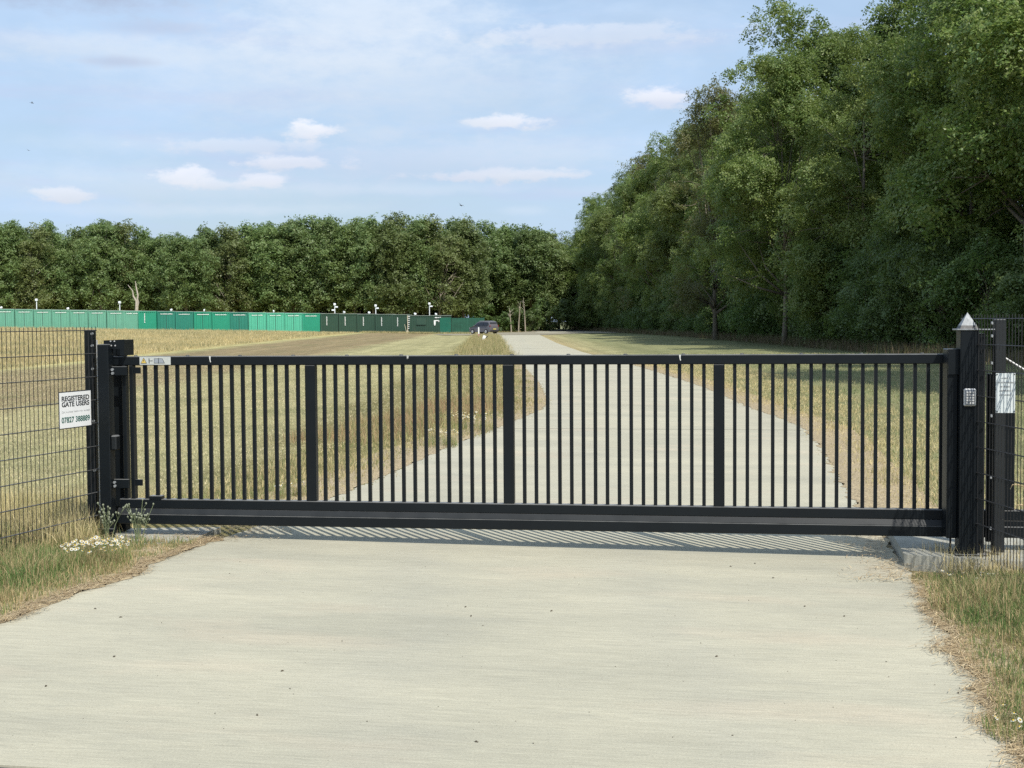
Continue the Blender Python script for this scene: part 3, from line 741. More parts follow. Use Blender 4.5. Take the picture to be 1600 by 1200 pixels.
for r, (segs) in enumerate((((.3, .62),), ((.06, .25), (.28, .78), (.8, .95)), ((.22, .34), (.38, .75)), ((.2, .78),), ((.2, .42), (.46, .78)))):
    z = h * (0.88 - 0.105 * r)
    for a, b_ in segs:
        x = a * w
        while x < b_ * w:
            ww = 0.0035 + 0.002 * random.random(); hh = 0.006 + 0.004 * random.random()
            mb.box(x, min(x + ww, b_ * w), -0.0062, -0.0045, z - hh / 2, z + hh / 2); x += ww + 0.0018
mb.build('faded_lines', ink_grey, pn)
mb = MB()
for x, z in ((0.008, h - .008), (w - .008, h - .008), (0.008, .01), (w - .008, .01)): mb.box(x - .004, x + .004, -0.006, 0.006, z - .003, z + .003)
mb.build('cable_tie', ink, pn)

# ------------------------------------------------------------------ shipping containers
def cmat(name, c): return simple(name, c, 0.5, 0.10, 0.6, dust=((c[0] * .6 + .05, c[1] * .6 + .04, c[2] * .6 + .03), 1.2, 0.55, 0.5))


C_SAGE = cmat('sage_green_paint', (0.13, 0.35, 0.255)); C_JADE = cmat('jade_green_paint', (0.02, 0.27, 0.17)); C_TEAL = cmat('teal_green_paint', (0.022, 0.20, 0.145))
C_MINT = cmat('mint_green_paint', (0.085, 0.42, 0.29)); C_DARK = cmat('dark_green_paint', (0.026, 0.068, 0.045)); C_BOTT = cmat('bottle_green_paint', (0.012, 0.13, 0.085))
roof_m = simple('container_roof', (0.42, 0.46, 0.42), 0.6, 0.2, 1.0)
cont_mark = simple('white_stencil', (0.78, 0.80, 0.78), 0.6, 0.05)
seam_m = simple('rubber_seal', (0.02, 0.035, 0.03), 0.8, 0.1)


def corr(mb, x0, x1, y, z0, z1, pitch=0.28, dep=0.05, sgn=-1):
    """corrugated sheet facing -y (trapezoid waves along x)"""
    n = max(1, int(round((x1 - x0) / pitch))); p = (x1 - x0) / n; prof = []
    for k in range(n):
        a = x0 + k * p; prof += [(a, 0), (a + p * .35, 0), (a + p * .5, dep), (a + p * .85, dep)]
    prof.append((x1, 0)); m_ = len(prof)
    vs = [(x, y - sgn * d, z0) for x, d in prof] + [(x, y - sgn * d, z1) for x, d in prof]
    mb.add(vs, [(k, k + 1, m_ + k + 1, m_ + k) for k in range(m_ - 1)])


def make_container(mat, style):
    t = empty('shipping_container', (0, 0, 0)); Wc, Lc, Hc = 2.5, 6.06, 2.59
    mb = MB(); w = Wc / 2
    for sx in (-1, 1):
        mb.box(sx * w - (0.1 if sx > 0 else 0), sx * w + (0 if sx > 0 else 0.1), 0, 0.12, 0, Hc)
        mb.box(sx * w - (0.03 if sx > 0 else 0), sx * w + (0 if sx > 0 else 0.03), 0.12, Lc, 0, Hc)
    mb.box(-w + .1, w - .1, 0.0, 0.12, Hc - 0.14, Hc); mb.box(-w + .1, w - .1, 0.0, 0.12, 0, 0.16); mb.box(-w + .03, w - .03, Lc - 0.06, Lc, 0, Hc)
    mb.build('body', mat, t)
    mb = MB(); mb.box(-w - .005, w + .005, -0.01, Lc + .01, Hc + 0.002, Hc + 0.03); mb.build('roof', roof_m, t)
    if style == 'doors':
        for s in (-1, 1):
            mb = MB(); a, b_ = (-w + .11, -0.03) if s < 0 else (0.03, w - .11)
            corr(mb, a, b_, 0.045, 0.17, Hc - 0.15, 0.26, 0.035)
            for xr in (a + .3, b_ - .3): mb.tube([(xr, 0.01, 0.1), (xr, 0.01, Hc - 0.08)], 0.02, 5)
            mb.build('door', mat, t)
        mb = MB(); mb.box(-0.03, 0.03, 0.05, 0.07, 0.17, Hc - 0.15); mb.build('door_seal', seam_m, t)
    else:
        mb = MB(); corr(mb, -w + .1, w - .1, 0.02, 0.165, Hc - 0.145, 0.3, 0.06); mb.build('end_panel', mat, t)
    mb = MB()
    if style in ('doors', 'plain'):
        x = -0.78
        while x < 0.78:
            ww = random.uniform(.07, .14)
            if not (-0.06 < x < 0.02): mb.box(x, x + ww, -0.012, 0.003, Hc - 0.42, Hc - 0.42 + random.uniform(.07, .12))
            x += ww + 0.035
    else:
        z = 0.95
        while z < 2.2:
            hh = random.uniform(.05, .1); mb.box(-0.42, -0.42 + random.uniform(.07, .13), -0.012, 0.003, z, z + hh); z += hh + 0.03
    mb.build('stencilled_marks', cont_mark, t)
    return t


def clone(t, loc, rz=None):
    c = t.copy(); COL.objects.link(c); c.location = loc
    if rz is not None: c.rotation_euler = (0, 0, rz)
    for ch in list(t.children):
        d = ch.copy(); COL.objects.link(d); d.parent = c
        for g2 in list(ch.children):
            e = g2.copy(); COL.objects.link(e); e.parent = d
    return c


ORD = 'first second third fourth fifth sixth seventh eighth ninth tenth eleventh twelfth thirteenth fourteenth fifteenth sixteenth seventeenth eighteenth nineteenth twentieth'.split()
def ordn(k):
    if k < 20: return ORD[k]
    tens = {2: 'twenty', 3: 'thirty', 4: 'forty', 5: 'fifty', 6: 'sixty', 7: 'seventy'}[(k + 1) // 10]
    return (tens[:-1] + 'ieth') if (k + 1) % 10 == 0 else tens + '-' + ORD[(k + 1) % 10 - 1]


CD = 200.0
specs = [(px, C_SAGE, 'doors', 'sage green container, {} of the pale run by the far treeline') for px in (-21, 9, 38, 66.5, 95, 123.5, 152.5, 181.5)]
specs += [(207, C_SAGE, 'plain', 'sage green container, {} of the pale run by the far treeline')]
specs += [(231.5, C_JADE, 'side', 'bright jade container with upright white lettering beside the sage run')]
specs += [(px, m_, 'plain' if k % 2 else 'doors', 'teal green container, {} of the teal run beyond the jade one') for k, (px, m_) in enumerate(((260, C_TEAL), (288.5, C_TEAL), (317, C_JADE), (345.5, C_JADE), (373.5, C_TEAL)))]
specs += [(px, C_MINT, 'doors', 'bright mint container, {} of the light trio between teal and green') for px in (402.5, 431, 459)]
specs += [(486.5, C_JADE, 'plain', 'mid green container between the mint trio and the dark green run')]
specs += [(px, C_DARK, 'side', 'dark green container, {} of the dark run with upright white marks') for px in (515, 543.5, 572, 600.5, 625.5)]
protos = {}; cnt = {}
for (px, m_, st, lab) in specs:
    p = at(px, 515, CD); z = float(Gz(p.x, CD)) + 0.02
    key = (m_.name, st); rz = 0.0
    yj = CD + random.uniform(-.12, .12) - (0.5 if 'jade container with' in lab else 0)
    if key not in protos: t = protos[key] = make_container(m_, st); t.location = (p.x, yj, z)
    else: t = clone(protos[key], (p.x, yj, z))
    k = cnt.get(lab, 0); cnt[lab] = k + 1
    tag(t, lab.format(ORD[k]), 'shipping container', 'shipping containers in a row by the woods')

# side-on dark container with a hatch and a bottle green corner
p = at(672, 515, 199); t = empty('shipping_container', (p.x, 199, float(Gz(p.x, 199)) + 0.02))
tag(t, 'dark green site container with a closed hatch and peeling white lettering, nearest the parked car', 'shipping container', 'shipping containers in a row by the woods')
mb = MB(); corr(mb, -2.9, 1.4, 0.0, 0.12, 2.4, 0.3, 0.05); mb.box(-2.95, 2.95, 0.06, 2.5, 0.02, 2.42); mb.box(-3.0, 3.0, -0.03, 0.05, 2.4, 2.5); mb.box(-3.0, 3.0, -0.03, 0.05, 0.0, 0.12); mb.build('body', C_DARK, t)
mb = MB(); mb.box(-3.02, 3.02, -0.04, 2.52, 2.502, 2.53); mb.build('roof', roof_m, t)
mb = MB(); corr(mb, 1.4, 2.95, -0.01, 0.12, 2.2, 0.16, 0.03); mb.build('panel', C_BOTT, t)
mb = MB(); mb.box(-1.9, -0.6, -0.04, -0.005, 1.25, 2.1, 0.01); mb.box(-1.95, -0.55, -0.09, -0.005, 1.18, 1.24); mb.build('hatch', C_DARK, t)
mb = MB()
for (x0, x1, z0_, z1_) in ((0.7, 1.0, 2.15, 2.28), (1.05, 1.3, 2.17, 2.26), (1.35, 1.55, 2.22, 2.3), (0.55, 0.8, 1.25, 1.85), (0.8, 1.15, 1.72, 1.86), (1.2, 1.3, 1.6, 1.85), (0.6, 0.75, 1.1, 1.25)): mb.box(x0, x1, -0.06, -0.042, z0_, z1_)
mb.build('white_lettering', cont_mark, t)

# stepped pole and leaning stake between containers
p = at(637, 515, 198.3); t = empty('ladder_pole', (p.x, 198.3, 0.05)); tag(t, 'pale pole with rungs standing between two dark green containers', 'pole')
cream = simple('cream_paint', (0.55, 0.50, 0.36), 0.6, 0.1)
mb = MB(); mb.tube([(0, 0, -0.1), (0, 0, 2.55)], 0.05, 6); mb.build('pole', cream, t)
mb = MB()
for k in range(7): mb.box(0.05, 0.34 - 0.02 * k, -0.02, 0.02, 2.38 - 0.28 * k, 2.46 - 0.28 * k)
mb.build('rung', cont_mark, t)
mb = MB(); mb.box(-0.14, 0.12, -0.12, 0.1, -0.05, 0.4, 0.02); mb.build('footing', cream, t)
mb = MB(); mb.tube([(-0.1, -0.2, 0.0), (-0.42, -0.1, 1.35)], [0.035, 0.03], 5); o = mb.build('stake', cream); o.location = (p.x, 198.3, 0.0)
tag(o, 'thin cream stake leaning at the foot of the rung pole', 'stake')

# camera and lamp poles behind the containers
lampw = simple('white_enamel', (0.78, 0.80, 0.80), 0.4, 0.03)
for (px, py, two, lab) in ((57, 467, 0, 'single headed'), (187, 471, 0, 'short single headed'), (523, 474, 2, 'triple headed'), (587, 476, 1, 'cross headed'), (671, 473, 1, 'thin double headed')):
    d = 203.0; p = at(px, py, d); t = empty('camera_pole', (p.x, d, float(Gz(p.x, d)))); zt = p.z - float(Gz(p.x, d))
    where = {57: 'above the sage containers', 187: 'by the end of the sage run near a dead trunk', 523: 'above the first dark green container', 587: 'above the middle of the dark green run', 671: 'above the hatched site container'}[px]
    tag(t, f'{lab} white pole {where}', 'camera pole', 'white camera poles behind the containers')
    mb = MB(); mb.tube([(0, 0, 0), (0, 0, zt - .15)], 0.06, 6); mb.build('pole', lampw, t)
    mb = MB(); mb.box(-0.17, 0.15, -0.22, 0.2, zt - 0.3, zt + 0.02, 0.05); mb.build('camera_head', lampw, t)
    for k in range(two):
        mb = MB(); sx = 1 if k == 0 else -1
        mb.box(min(0.06 * sx, 0.45 * sx), max(0.06 * sx, 0.45 * sx), -0.15, 0.1, zt - 0.62 - 0.45 * k, zt - 0.42 - 0.45 * k, 0.03); mb.build('side_camera', lampw, t)
fl0 = None
for k, px in enumerate((3, 107, 268, 319, 427, 537, 576, 648, 681)):
    d = 200.6; p = at(px, 490, d); z = float(Gz(p.x, d)) + 0.02 + (2.62 if px < 640 else 2.53)
    if fl0 is None:
        t = fl0 = empty('floodlight', (p.x, d, z))
        mb = MB(); mb.tube([(0, 0, 0), (0, 0, 0.14)], 0.03, 5); mb.build('bracket', lampw, t)
        mb = MB(); mb.box(-0.17, 0.17, -0.12, 0.05, 0.1, 0.34, 0.03); mb.xform(Matrix.Rotation(-0.35, 4, 'Y')); mb.build('lamp_head', lampw, t)
    else: t = clone(fl0, (p.x, d, z), 0.5 * k)
    tag(t, f'tiny white floodlight on the container roofs, {ORD[k]} counted from the mesh fence side', 'floodlight', 'small floodlights on the container roofs')

# green netted fence beyond the last container
net = simple('green_netting', (0.016, 0.085, 0.055), 0.8, 0.25, 1.5)
p0, p1 = at(704, 515, 202), at(757, 515, 206); t = empty('netted_fence', (p0.x, 202, 0), math.atan2(4, p1.x - p0.x))
tag(t, 'green debris netting fence behind the parked car', 'fence'); L = math.hypot(p1.x - p0.x, 4)
mb = MB(); corr(mb, 0, L, 0, 0.05, 2.2, 0.5, 0.03); mb.build('netting', net, t)
for k in range(4): mb = MB(); mb.tube([(L * k / 3, 0.08, 0), (L * k / 3, 0.08, 2.3)], 0.04, 6); mb.build('post', C_BOTT, t)

# ------------------------------------------------------------------ parked car (nose to the treeline)
paint = simple('mauve_grey_car_paint', (0.15, 0.142, 0.155), 0.28, 0.04, 2, metal=0.3)
glass = simple('dark_car_glass', (0.012, 0.015, 0.022), 0.08, 0.02, 2)
rub = simple('tyre_rubber', (0.015, 0.015, 0.016), 0.85, 0.1); alloy = simple('pale_alloy', (0.55, 0.55, 0.55), 0.35, 0.05, metal=0.4)
red = simple('red_lens', (0.22, 0.02, 0.02), 0.25, 0.02); plate = simple('number_plate', (0.62, 0.55, 0.12), 0.5, 0.02); headm = simple('clear_lens', (0.7, 0.72, 0.74), 0.15, 0.02)
p = at(756, 521.5, 189); car = empty('parked_car', (p.x, 189, float(Gz(p.x, 189)) + 0.01), D2R(133))   # local +x = nose
tag(car, 'mauve grey people carrier parked beside the drive before the trees', 'car')
prof = [(-2.12, .42), (-2.15, .75), (-2.08, 1.05), (-1.98, 1.25), (-1.86, 1.55), (-1.70, 1.68), (-0.9, 1.74), (0.1, 1.70), (0.45, 1.62), (1.15, 1.10), (1.35, 1.04), (1.95, .88), (2.10, .72), (2.14, .45), (2.05, .28), (-2.05, .28)]
hw = [(.80, .84), ]
vs = []; n = len(prof)
def halfw(x, z):
    w = 0.88 - 0.20 * max(0, (z - 0.95) / 0.8); w -= 0.10 * max(0, (abs(x) - 1.7) / 0.45); return w
lay = [-1, -0.93, 0.93, 1]
for s in lay:
    for (x, z) in prof:
        k = 1 if abs(s) < 1 else 0.965
        cx_, cz_ = 0, 0.95
        vs.append((cx_ + (x - cx_) * k, s * halfw(x, z), cz_ + (z - cz_) * k))
mb = MB(); fs = []
for r in range(3):
    for k in range(n): fs.append((r * n + k, r * n + (k + 1) % n, (r + 1) * n + (k + 1) % n, (r + 1) * n + k))
fs.append(tuple(range(n))[::-1]); fs.append(tuple(range(3 * n, 4 * n))); mb.add(vs, fs); mb.build('body', paint, car)
for s in (-1, 1):
    for (name_, poly) in (('side_window', [(-1.62, 1.12), (-1.72, 1.52), (-0.85, 1.60), (-0.85, 1.10)]), ('side_window', [(-0.78, 1.10), (-0.78, 1.60), (0.02, 1.58), (0.02, 1.10)]), ('side_window', [(0.09, 1.10), (0.09, 1.57), (0.38, 1.50), (0.98, 1.10)])):
        mb = MB(); m_ = len(poly)
        o_ = [(x, s * (halfw(x, z) + 0.012), z) for x, z in poly]; i_ = [(x, s * (halfw(x, z) - 0.04), z) for x, z in poly]
        mb.add(o_ + i_, [tuple(range(m_)), tuple(range(m_, 2 * m_))] + [(k, (k + 1) % m_, (k + 1) % m_ + m_, k + m_) for k in range(m_)]); mb.build(name_, glass, car)
mb = MB(); mb.add([(-1.99, -.66, 1.20), (-1.99, .66, 1.20), (-1.865, .60, 1.56), (-1.865, -.60, 1.56), (-1.95, -.66, 1.20), (-1.95, .66, 1.20), (-1.83, .60, 1.56), (-1.83, -.60, 1.56)],
                  [(0, 1, 2, 3), (7, 6, 5, 4), (0, 4, 5, 1), (3, 2, 6, 7), (0, 3, 7, 4), (1, 5, 6, 2)]); mb.build('rear_window', glass, car)
mb = MB(); mb.add([(1.13, -.72, 1.13), (1.13, .72, 1.13), (0.47, .62, 1.63), (0.47, -.62, 1.63), (1.10, -.7, 1.10), (1.10, .7, 1.10), (0.44, .6, 1.60), (0.44, -.6, 1.60)],
                  [(0, 1, 2, 3), (7, 6, 5, 4), (0, 4, 5, 1), (3, 2, 6, 7), (0, 3, 7, 4), (1, 5, 6, 2)]); mb.build('windscreen', glass, car)
for (x, s) in ((-1.35, -1), (-1.35, 1), (1.32, -1), (1.32, 1)):
    mb = MB(); mb.tube([(x, s * .68, .33), (x, s * .90, .33)], .33, 18); wh = mb.build('wheel', rub, car)
    mb = MB(); mb.tube([(x, s * .895, .33), (x, s * .915, .33)], [.22, .19], 12); mb.build('rim', alloy, wh)
for s in (-1, 1):
    mb = MB(); mb.box(-2.11, -2.02, min(s * .68, s * .79), max(s * .68, s * .79), .95, 1.20, .02); mb.build('tail_light', red, car)
    mb = MB(); mb.box(1.93, 2.09, min(s * .50, s * .76), max(s * .50, s * .76), .70, .86, .03); mb.build('headlight', headm, car)
    mb = MB(); mb.box(.85, 1.0, min(s * .86, s * 1.02), max(s * .86, s * 1.02), 1.05, 1.2, .03); mb.build('wing_mirror', paint, car)
mb = MB(); mb.box(-2.175, -2.155, -.26, .26, .62, .74); mb.build('number_plate', plate, car)
mb = MB(); mb.box(-1.3, 0.2, -.62, -.58, 1.745, 1.78); mb.box(-1.3, 0.2, .58, .62, 1.745, 1.78); mb.build('roof_rail', alloy, car)
mb = MB(); mb.box(-2.19, -2.10, -.78, .78, .36, .52, .03); mb.build('bumper', rub, car)

# marker post and fallen board in the rough verge
p = at(748, 519, 150); t = empty('marker_post', (p.x, 150, float(Gz(p.x, 150)))); tag(t, 'slim white marker post with red band in front of the parked car', 'marker post')
mb = MB(); mb.box(-.07, .07, -.04, .04, -.1, 0.42); mb.build('red_band', simple('faded_red_band', (0.42, 0.22, 0.20), 0.6, 0.1), t)
mb = MB(); mb.box(-.07, .07, -.04, .04, 0.422, 1.12, .01); mb.build('shaft', lampw, t)
p = at(755, 529, 128); t = empty('fallen_board', (p.x, 128, float(Gz(p.x, 128))), 0.3); tag(t, 'small broken white board leaning on a dark stick in the rough verge', 'board')
mb = MB(); mb.box(-.16, .12, -.02, .02, 0.05, 0.5, .01); mb.xform(Matrix.Rotation(0.35, 4, 'Y')); mb.build('board', lampw, t)
mb = MB(); mb.tube([(-.1, .05, 0.0), (.45, .05, .42)], .04, 5); mb.build('stick', ink, t)

# birds, tiny and dark against the sky
def bird(px, py, d, sc, rz, lab):
    p = at(px, py, d); t = MB()
    t.tube([(-.16, 0, 0), (-.06, 0, 0), (.06, 0, .01), (.15, 0, .015), (.2, 0, .0)], [.008, .03, .035, .02, .004], 6)
    for s in (-1, 1): t.add([(-.05, 0, .01), (.07, 0, .01), (.04, s * .16, .09), (-.08, s * .34, .05), (-.04, s * .16, .085)], [(0, 1, 2, 4), (4, 2, 3)])
    t.add([(-.15, -.01, 0), (-.15, .01, 0), (-.27, .04, 0), (-.27, -.04, 0)], [(0, 1, 2, 3)])
    for i_ in range(len(t.v)): t.v[i_] = tuple(c * sc for c in t.v[i_])
    o = t.build('bird', ink); o.location = p; o.rotation_euler = (0.5, 0.2, rz); tag(o, lab, 'bird', 'birds in the air')
bird(720, 321, 90, 1.0, 1.2, 'small dark bird flying low over the middle of the woods')
bird(50, 161, 120, .8, 0.5, 'tiny dark bird highest in the sky above the sage containers')
bird(44, 235, 120, .6, 2.0, 'tiny speck of a bird below the highest one')


# ------------------------------------------------------------------ trees
def unit(v): return v / np.maximum(np.linalg.norm(v, axis=1, keepdims=True), 1e-6)


def leaf_mesh(name, C, nrm, L, mat, r):
    """C (n,3) centres, nrm (n,3), L (n,) lengths -> kite shaped leaves"""
    n = len(C); nrm = unit(nrm); t = unit(np.cross(nrm, r.normal(size=(n, 3)))); b = np.cross(nrm, t)
    L = L[:, None]; w = L * 0.34
    fold = nrm * L * 0.08
    Vv = np.stack([C - t * L * .5, C - b * w + t * L * .05 - fold, C + t * L * .5, C + b * w + t * L * .05 - fold], 1).reshape(-1, 3)
    Fc = np.arange(n * 4).reshape(n, 4)
    return np_mesh(name, Vv, Fc, mat)


def make_tree(seed, H, R, low, nclump, nleaf, lsize, crad, mat, barkm=None, power=0.42, asym=0.25, limb=16, trunk_r=0.22, loose=0.3, shape=1.0, lobz=0.8, lobn=11, spray=.5, per=30):
    r = np.random.default_rng(seed); barkm = barkm or bark
    zc0 = H * low; hz = H - zc0
    u = r.random(nclump * 3); zz = zc0 + hz * u
    th = r.random(nclump * 3) * 2 * np.pi
    tt = (zz - zc0) / hz
    prof = np.clip(np.sin(np.pi * np.clip(tt * 0.86 + 0.14, 0, 1)) ** (0.62 * shape), 0.12, 1) * (1 - 0.25 * tt)
    lob = 1 + asym * (np.sin(3 * th + seed + tt * 4) * .6 + np.sin(5 * th + 2 * seed - tt * 7) * .5)
    keep = r.random(nclump * 3) < prof ** 1.0
    idx = np.where(keep)[0][:nclump]
    rr = R * prof[idx] * lob[idx] * r.random(len(idx)) ** power
    C = np.stack([rr * np.cos(th[idx]), rr * np.sin(th[idx]), zz[idx]], 1)
    C[:, 2] += r.normal(0, 0.3, len(C))
    # gather the leaf clumps on big rounded boughs so that hollows stay between them
    nl = max(8, int(len(C) / lobn)); LC = C[:nl] * np.array([0.80, 0.80, 1.0]); LC[:, 2] = np.minimum(LC[:, 2], H * .93); LC[:, :2] *= (1 - .55 * np.clip((LC[:, 2] / H - .72) / .21, 0, 1))[:, None]; LR = R * 0.36 * r.uniform(0.7, 1.25, nl)
    kk = r.integers(0, nl, len(C)); dd = unit(r.normal(size=(len(C), 3)) + np.array([0, 0, 0.45]) + 0.6 * unit(LC[kk] * np.array([1, 1, 0]) + 1e-3))
    ring = LC[kk] + dd * (LR[kk] * r.uniform(.55, 1.0, len(C)))[:, None] * np.array([1, 1, lobz])
    C = np.where((r.random(len(C)) < 0.86)[:, None], ring, C); C[:, 2] = np.clip(C[:, 2], H * low * .8 + .3, H)
    cr = crad * r.uniform(0.55, 1.35, len(C))
    # trunk and limbs
    mb = MB(); top_ = H * 0.8; npt = 8; tp = []
    bx, by = r.normal(0, 0.35, 2)
    for k in range(npt):
        s = k / (npt - 1); tp.append((bx * s * s + 0.12 * math.sin(seed + 5 * s), by * s * s + 0.12 * math.cos(seed * 2 + 4 * s), -0.3 + (top_ + .3) * s))
    mb.tube(tp, [trunk_r * (1.35 if k == 0 else 1) * (1 - 0.85 * k / (npt - 1)) for k in range(npt)], 8)
    order = r.permutation(len(C))
    limbs = []
    for k in order[:limb]:
        tgt = C[k]; z0 = max(H * low * 0.6, tgt[2] * r.uniform(0.45, 0.75)); s = min(1, z0 / top_)
        j = s * (npt - 1); j0 = int(min(j, npt - 2)); f = j - j0
        st = np.array(tp[j0]) * (1 - f) + np.array(tp[j0 + 1]) * f
        m1 = st * .55 + tgt * .45 + np.array([0, 0, -0.05 * (tgt[2] - st[2])]) + r.normal(0, .25, 3)
        rad0 = trunk_r * (1 - .85 * s) * .6 + .015
        mb.tube([st, m1, tgt], [rad0, rad0 * .55, rad0 * .15], 5); limbs.append((m1, rad0 * .5, tgt))
    for k in order[limb:limb + limb * 4]:
        tgt = C[k]; ds = [np.linalg.norm(m1 - tgt) for m1, _, _ in limbs]; q = int(np.argmin(ds)); m1, rd, _ = limbs[q]
        if ds[q] < R * 1.1: mb.tube([m1, (m1 + tgt) / 2 + r.normal(0, .2, 3), tgt], [rd * .8, rd * .45, .012], 4)
    me_t = np_mesh('trunk', np.array(mb.v), np.concatenate([np.array(f) for f in mb.f]), barkm, True, None, np.array([len(f) for f in mb.f]))
    # leaves
    ns = max(40, nleaf // per)
    k = r.choice(len(C), ns, p=(cr ** 2) / np.sum(cr ** 2))
    dv = unit(r.normal(size=(ns, 3)) + np.array([0, 0, 0.15]))
    SC_ = C[k] + dv * cr[k][:, None] * (1 - 0.6 * r.random((ns, 1)) ** 2) * np.array([1, 1, 0.8]) + r.normal(0, loose * .4, (ns, 3))
    SN = unit(dv * 0.6 + np.array([0, 0, 0.75]) + r.normal(0, 0.35, (ns, 3)))
    q = r.integers(0, ns, nleaf); sr = spray * r.uniform(.6, 1.35, ns)
    ta = unit(np.cross(SN, r.normal(size=(ns, 3)))); tb = np.cross(SN, ta)
    u1 = r.normal(0, .55, nleaf)[:, None]; u2 = r.normal(0, .40, nleaf)[:, None]; u3 = r.normal(0, .16, nleaf)[:, None]
    P_ = SC_[q] + (ta[q] * u1 + tb[q] * u2 + SN[q] * (u3 - 0.25 * (u1 * u1 + u2 * u2))) * sr[q][:, None]
    P_[:, 2] = np.maximum(P_[:, 2], 0.15)
    nr_ = SN[q] + r.normal(0, 0.33, (nleaf, 3))
    me_l = leaf_mesh('crown', P_, nr_, lsize * r.uniform(0.6, 1.3, nleaf), mat, r)
    return me_t, me_l


def plant_tree(name, meshes, loc, rz, sc, label, cat, group):
    t = empty(name, loc, rz); t.scale = sc
    link('trunk', meshes[0], t); link('crown' if name != 'shrub' else 'foliage', meshes[1], t)
    tag(t, label, cat, group); return t


near_p = [make_tree(s, 22, 6.6, lo, 300, 150000, 0.165, 1.05, leaf_near, limb=18) for s, lo in ((1, .10), (2, .13), (3, .08), (4, .12))]
near_s = make_tree(9, 21, 5.2, .16, 220, 60000, 0.155, 1.0, leaf_mat('olive_sparse_foliage', [(0.145, 0.165, 0.055), (0.165, 0.165, 0.060), (0.23, 0.21, 0.09)]), limb=34, loose=0.8, asym=0.4)
far_p = [make_tree(s, 17, R_, lo, 260, 40000, 0.29, 1.05, leaf_far, lobz=1.3, lobn=7, power=.55, spray=.62, per=13, barkm=bark, limb=14, trunk_r=0.26, asym=.3, shape=shp) for s, lo, R_, shp in ((21, .20, 5.0, .8), (22, .24, 4.6, .7), (23, .17, 5.3, .8), (24, .26, 4.5, .7))]
far_s = make_tree(29, 17, 4.6, .2, 150, 20000, 0.29, 1.0, leaf_mat('thin_olive_foliage', [(0.175, 0.225, 0.080), (0.20, 0.235, 0.085), (0.25, 0.27, 0.11)]), barkm=bark_lit, limb=24, trunk_r=0.2, loose=.7, per=13, spray=.6)
shr_n = [make_tree(s, 6.2, 3.3, .02, 90, 30000, 0.15, 0.95, leaf_shrub, limb=8, trunk_r=0.07, power=.5) for s in (41, 42)]
shr_f = [make_tree(s, 5.0, 3.0, .02, 60, 9000, 0.30, 0.9, leaf_shrub, limb=6, trunk_r=0.07, power=.5) for s in (45, 46)]

# the wood along the drive: a front row that curves in towards the end, and rows behind it
def rowx(y): return float(np.interp(y, [30, 60, 140, 200, 262, 300], [25.0, 24.8, 24.2, 21.0, 16.0, 14.5]))   # the verge line
def treex(y): return float(np.interp(y, [30, 50, 68, 82, 92, 104, 140, 200, 262, 300], [33, 30.5, 28.5, 25, 21.2, 22.0, 22.8, 20.2, 15.5, 14.5]))
y = 38.0; k = 0
while y < 268:
    out = (k % 3 == 1)
    x = treex(y) + (random.uniform(-3.0, -1.4) if out else random.uniform(-.4, 2.2)); s = float(np.interp(y, [38, 60, 75, 82, 90, 98, 112, 130, 175, 215, 268], [1.28, 1.20, 1.17, 1.10, 1.0, 1.02, 1.10, 1.13, 1.10, 1.18, .88])) * random.uniform(.84, 1.08)
    q = near_s if k % 7 in (3,) else near_p[k % 4]
    kind = 'thin olive tree' if q is near_s else 'tall dense green tree'
    if k % 7 == 3: x -= 1.5
    plant_tree('broadleaf_tree', q, (x, y, float(Gz(x, y)) - .05), random.uniform(0, 6.28), (s * random.uniform(.85, 1.05), s * random.uniform(.85, 1.05), s),
               f'{kind}, {ordn(k)} from the gate in the front row by the drive', 'tree', 'trees of the wood beside the drive')
    y += random.uniform(7.6, 10.2) * (1 if y < 200 else 0.85); k += 1
for k_, (x, y) in enumerate(((24, 15), (23, 24), (20.5, 31), (24, 37))):
    plant_tree('broadleaf_tree', near_p[k_ % 4], (x, y, -.1), 1.0 + k_, (.95, .95, 1.1), 'tree on the wooded side near the gate, shading the short grass', 'tree', 'trees shading the verge near the gate')
y = 36.0; k = 0
while y < 285:
    x = treex(y) + 9.5 + random.uniform(-1.5, 1.5); s = float(np.interp(y, [40, 60, 72, 98, 130, 200, 285], [1.28, 1.2, 1.12, 1.12, 1.14, 1.10, .92])) * random.uniform(.92, 1.08)
    plant_tree('broadleaf_tree', near_p[(k + 1) % 4], (x, y, -.05), random.uniform(0, 6.28), (s, s, s), 'tree standing in the second row of the wood beside the drive', 'tree', 'trees in the second row of the drive wood')
    y += random.uniform(7.5, 9.5); k += 1
y = 44.0; k = 0
while y < 266:
    x = (rowx(y) - 2.4 if y > 64 else treex(y) - 3.5) + random.uniform(-.8, .8); s = random.uniform(.75, 1.25)
    plant_tree('shrub', shr_n[k % 2], (x, y, -.03), random.uniform(0, 6.28), (s, s, s * random.uniform(.85, 1.15)), f'leafy shrub at the wood edge, {ordn(k)} from the gate along the verge', 'shrub', 'shrubs along the edge of the drive wood')
    y += random.uniform(3.4, 4.6) * (1 if y < 120 else 1.3); k += 1

y = 40.0; k = 0
while y < 150:
    x = treex(y) + 5.5 + random.uniform(-1, 1); s = random.uniform(1.0, 1.4)
    plant_tree('shrub', shr_n[k % 2], (x, y, -.03), random.uniform(0, 6.28), (s * 1.2, s * 1.2, s * 1.2), 'shrub filling the shade inside the wood beside the drive', 'shrub', 'shrubs inside the drive wood')
    y += random.uniform(4.5, 6.0); k += 1

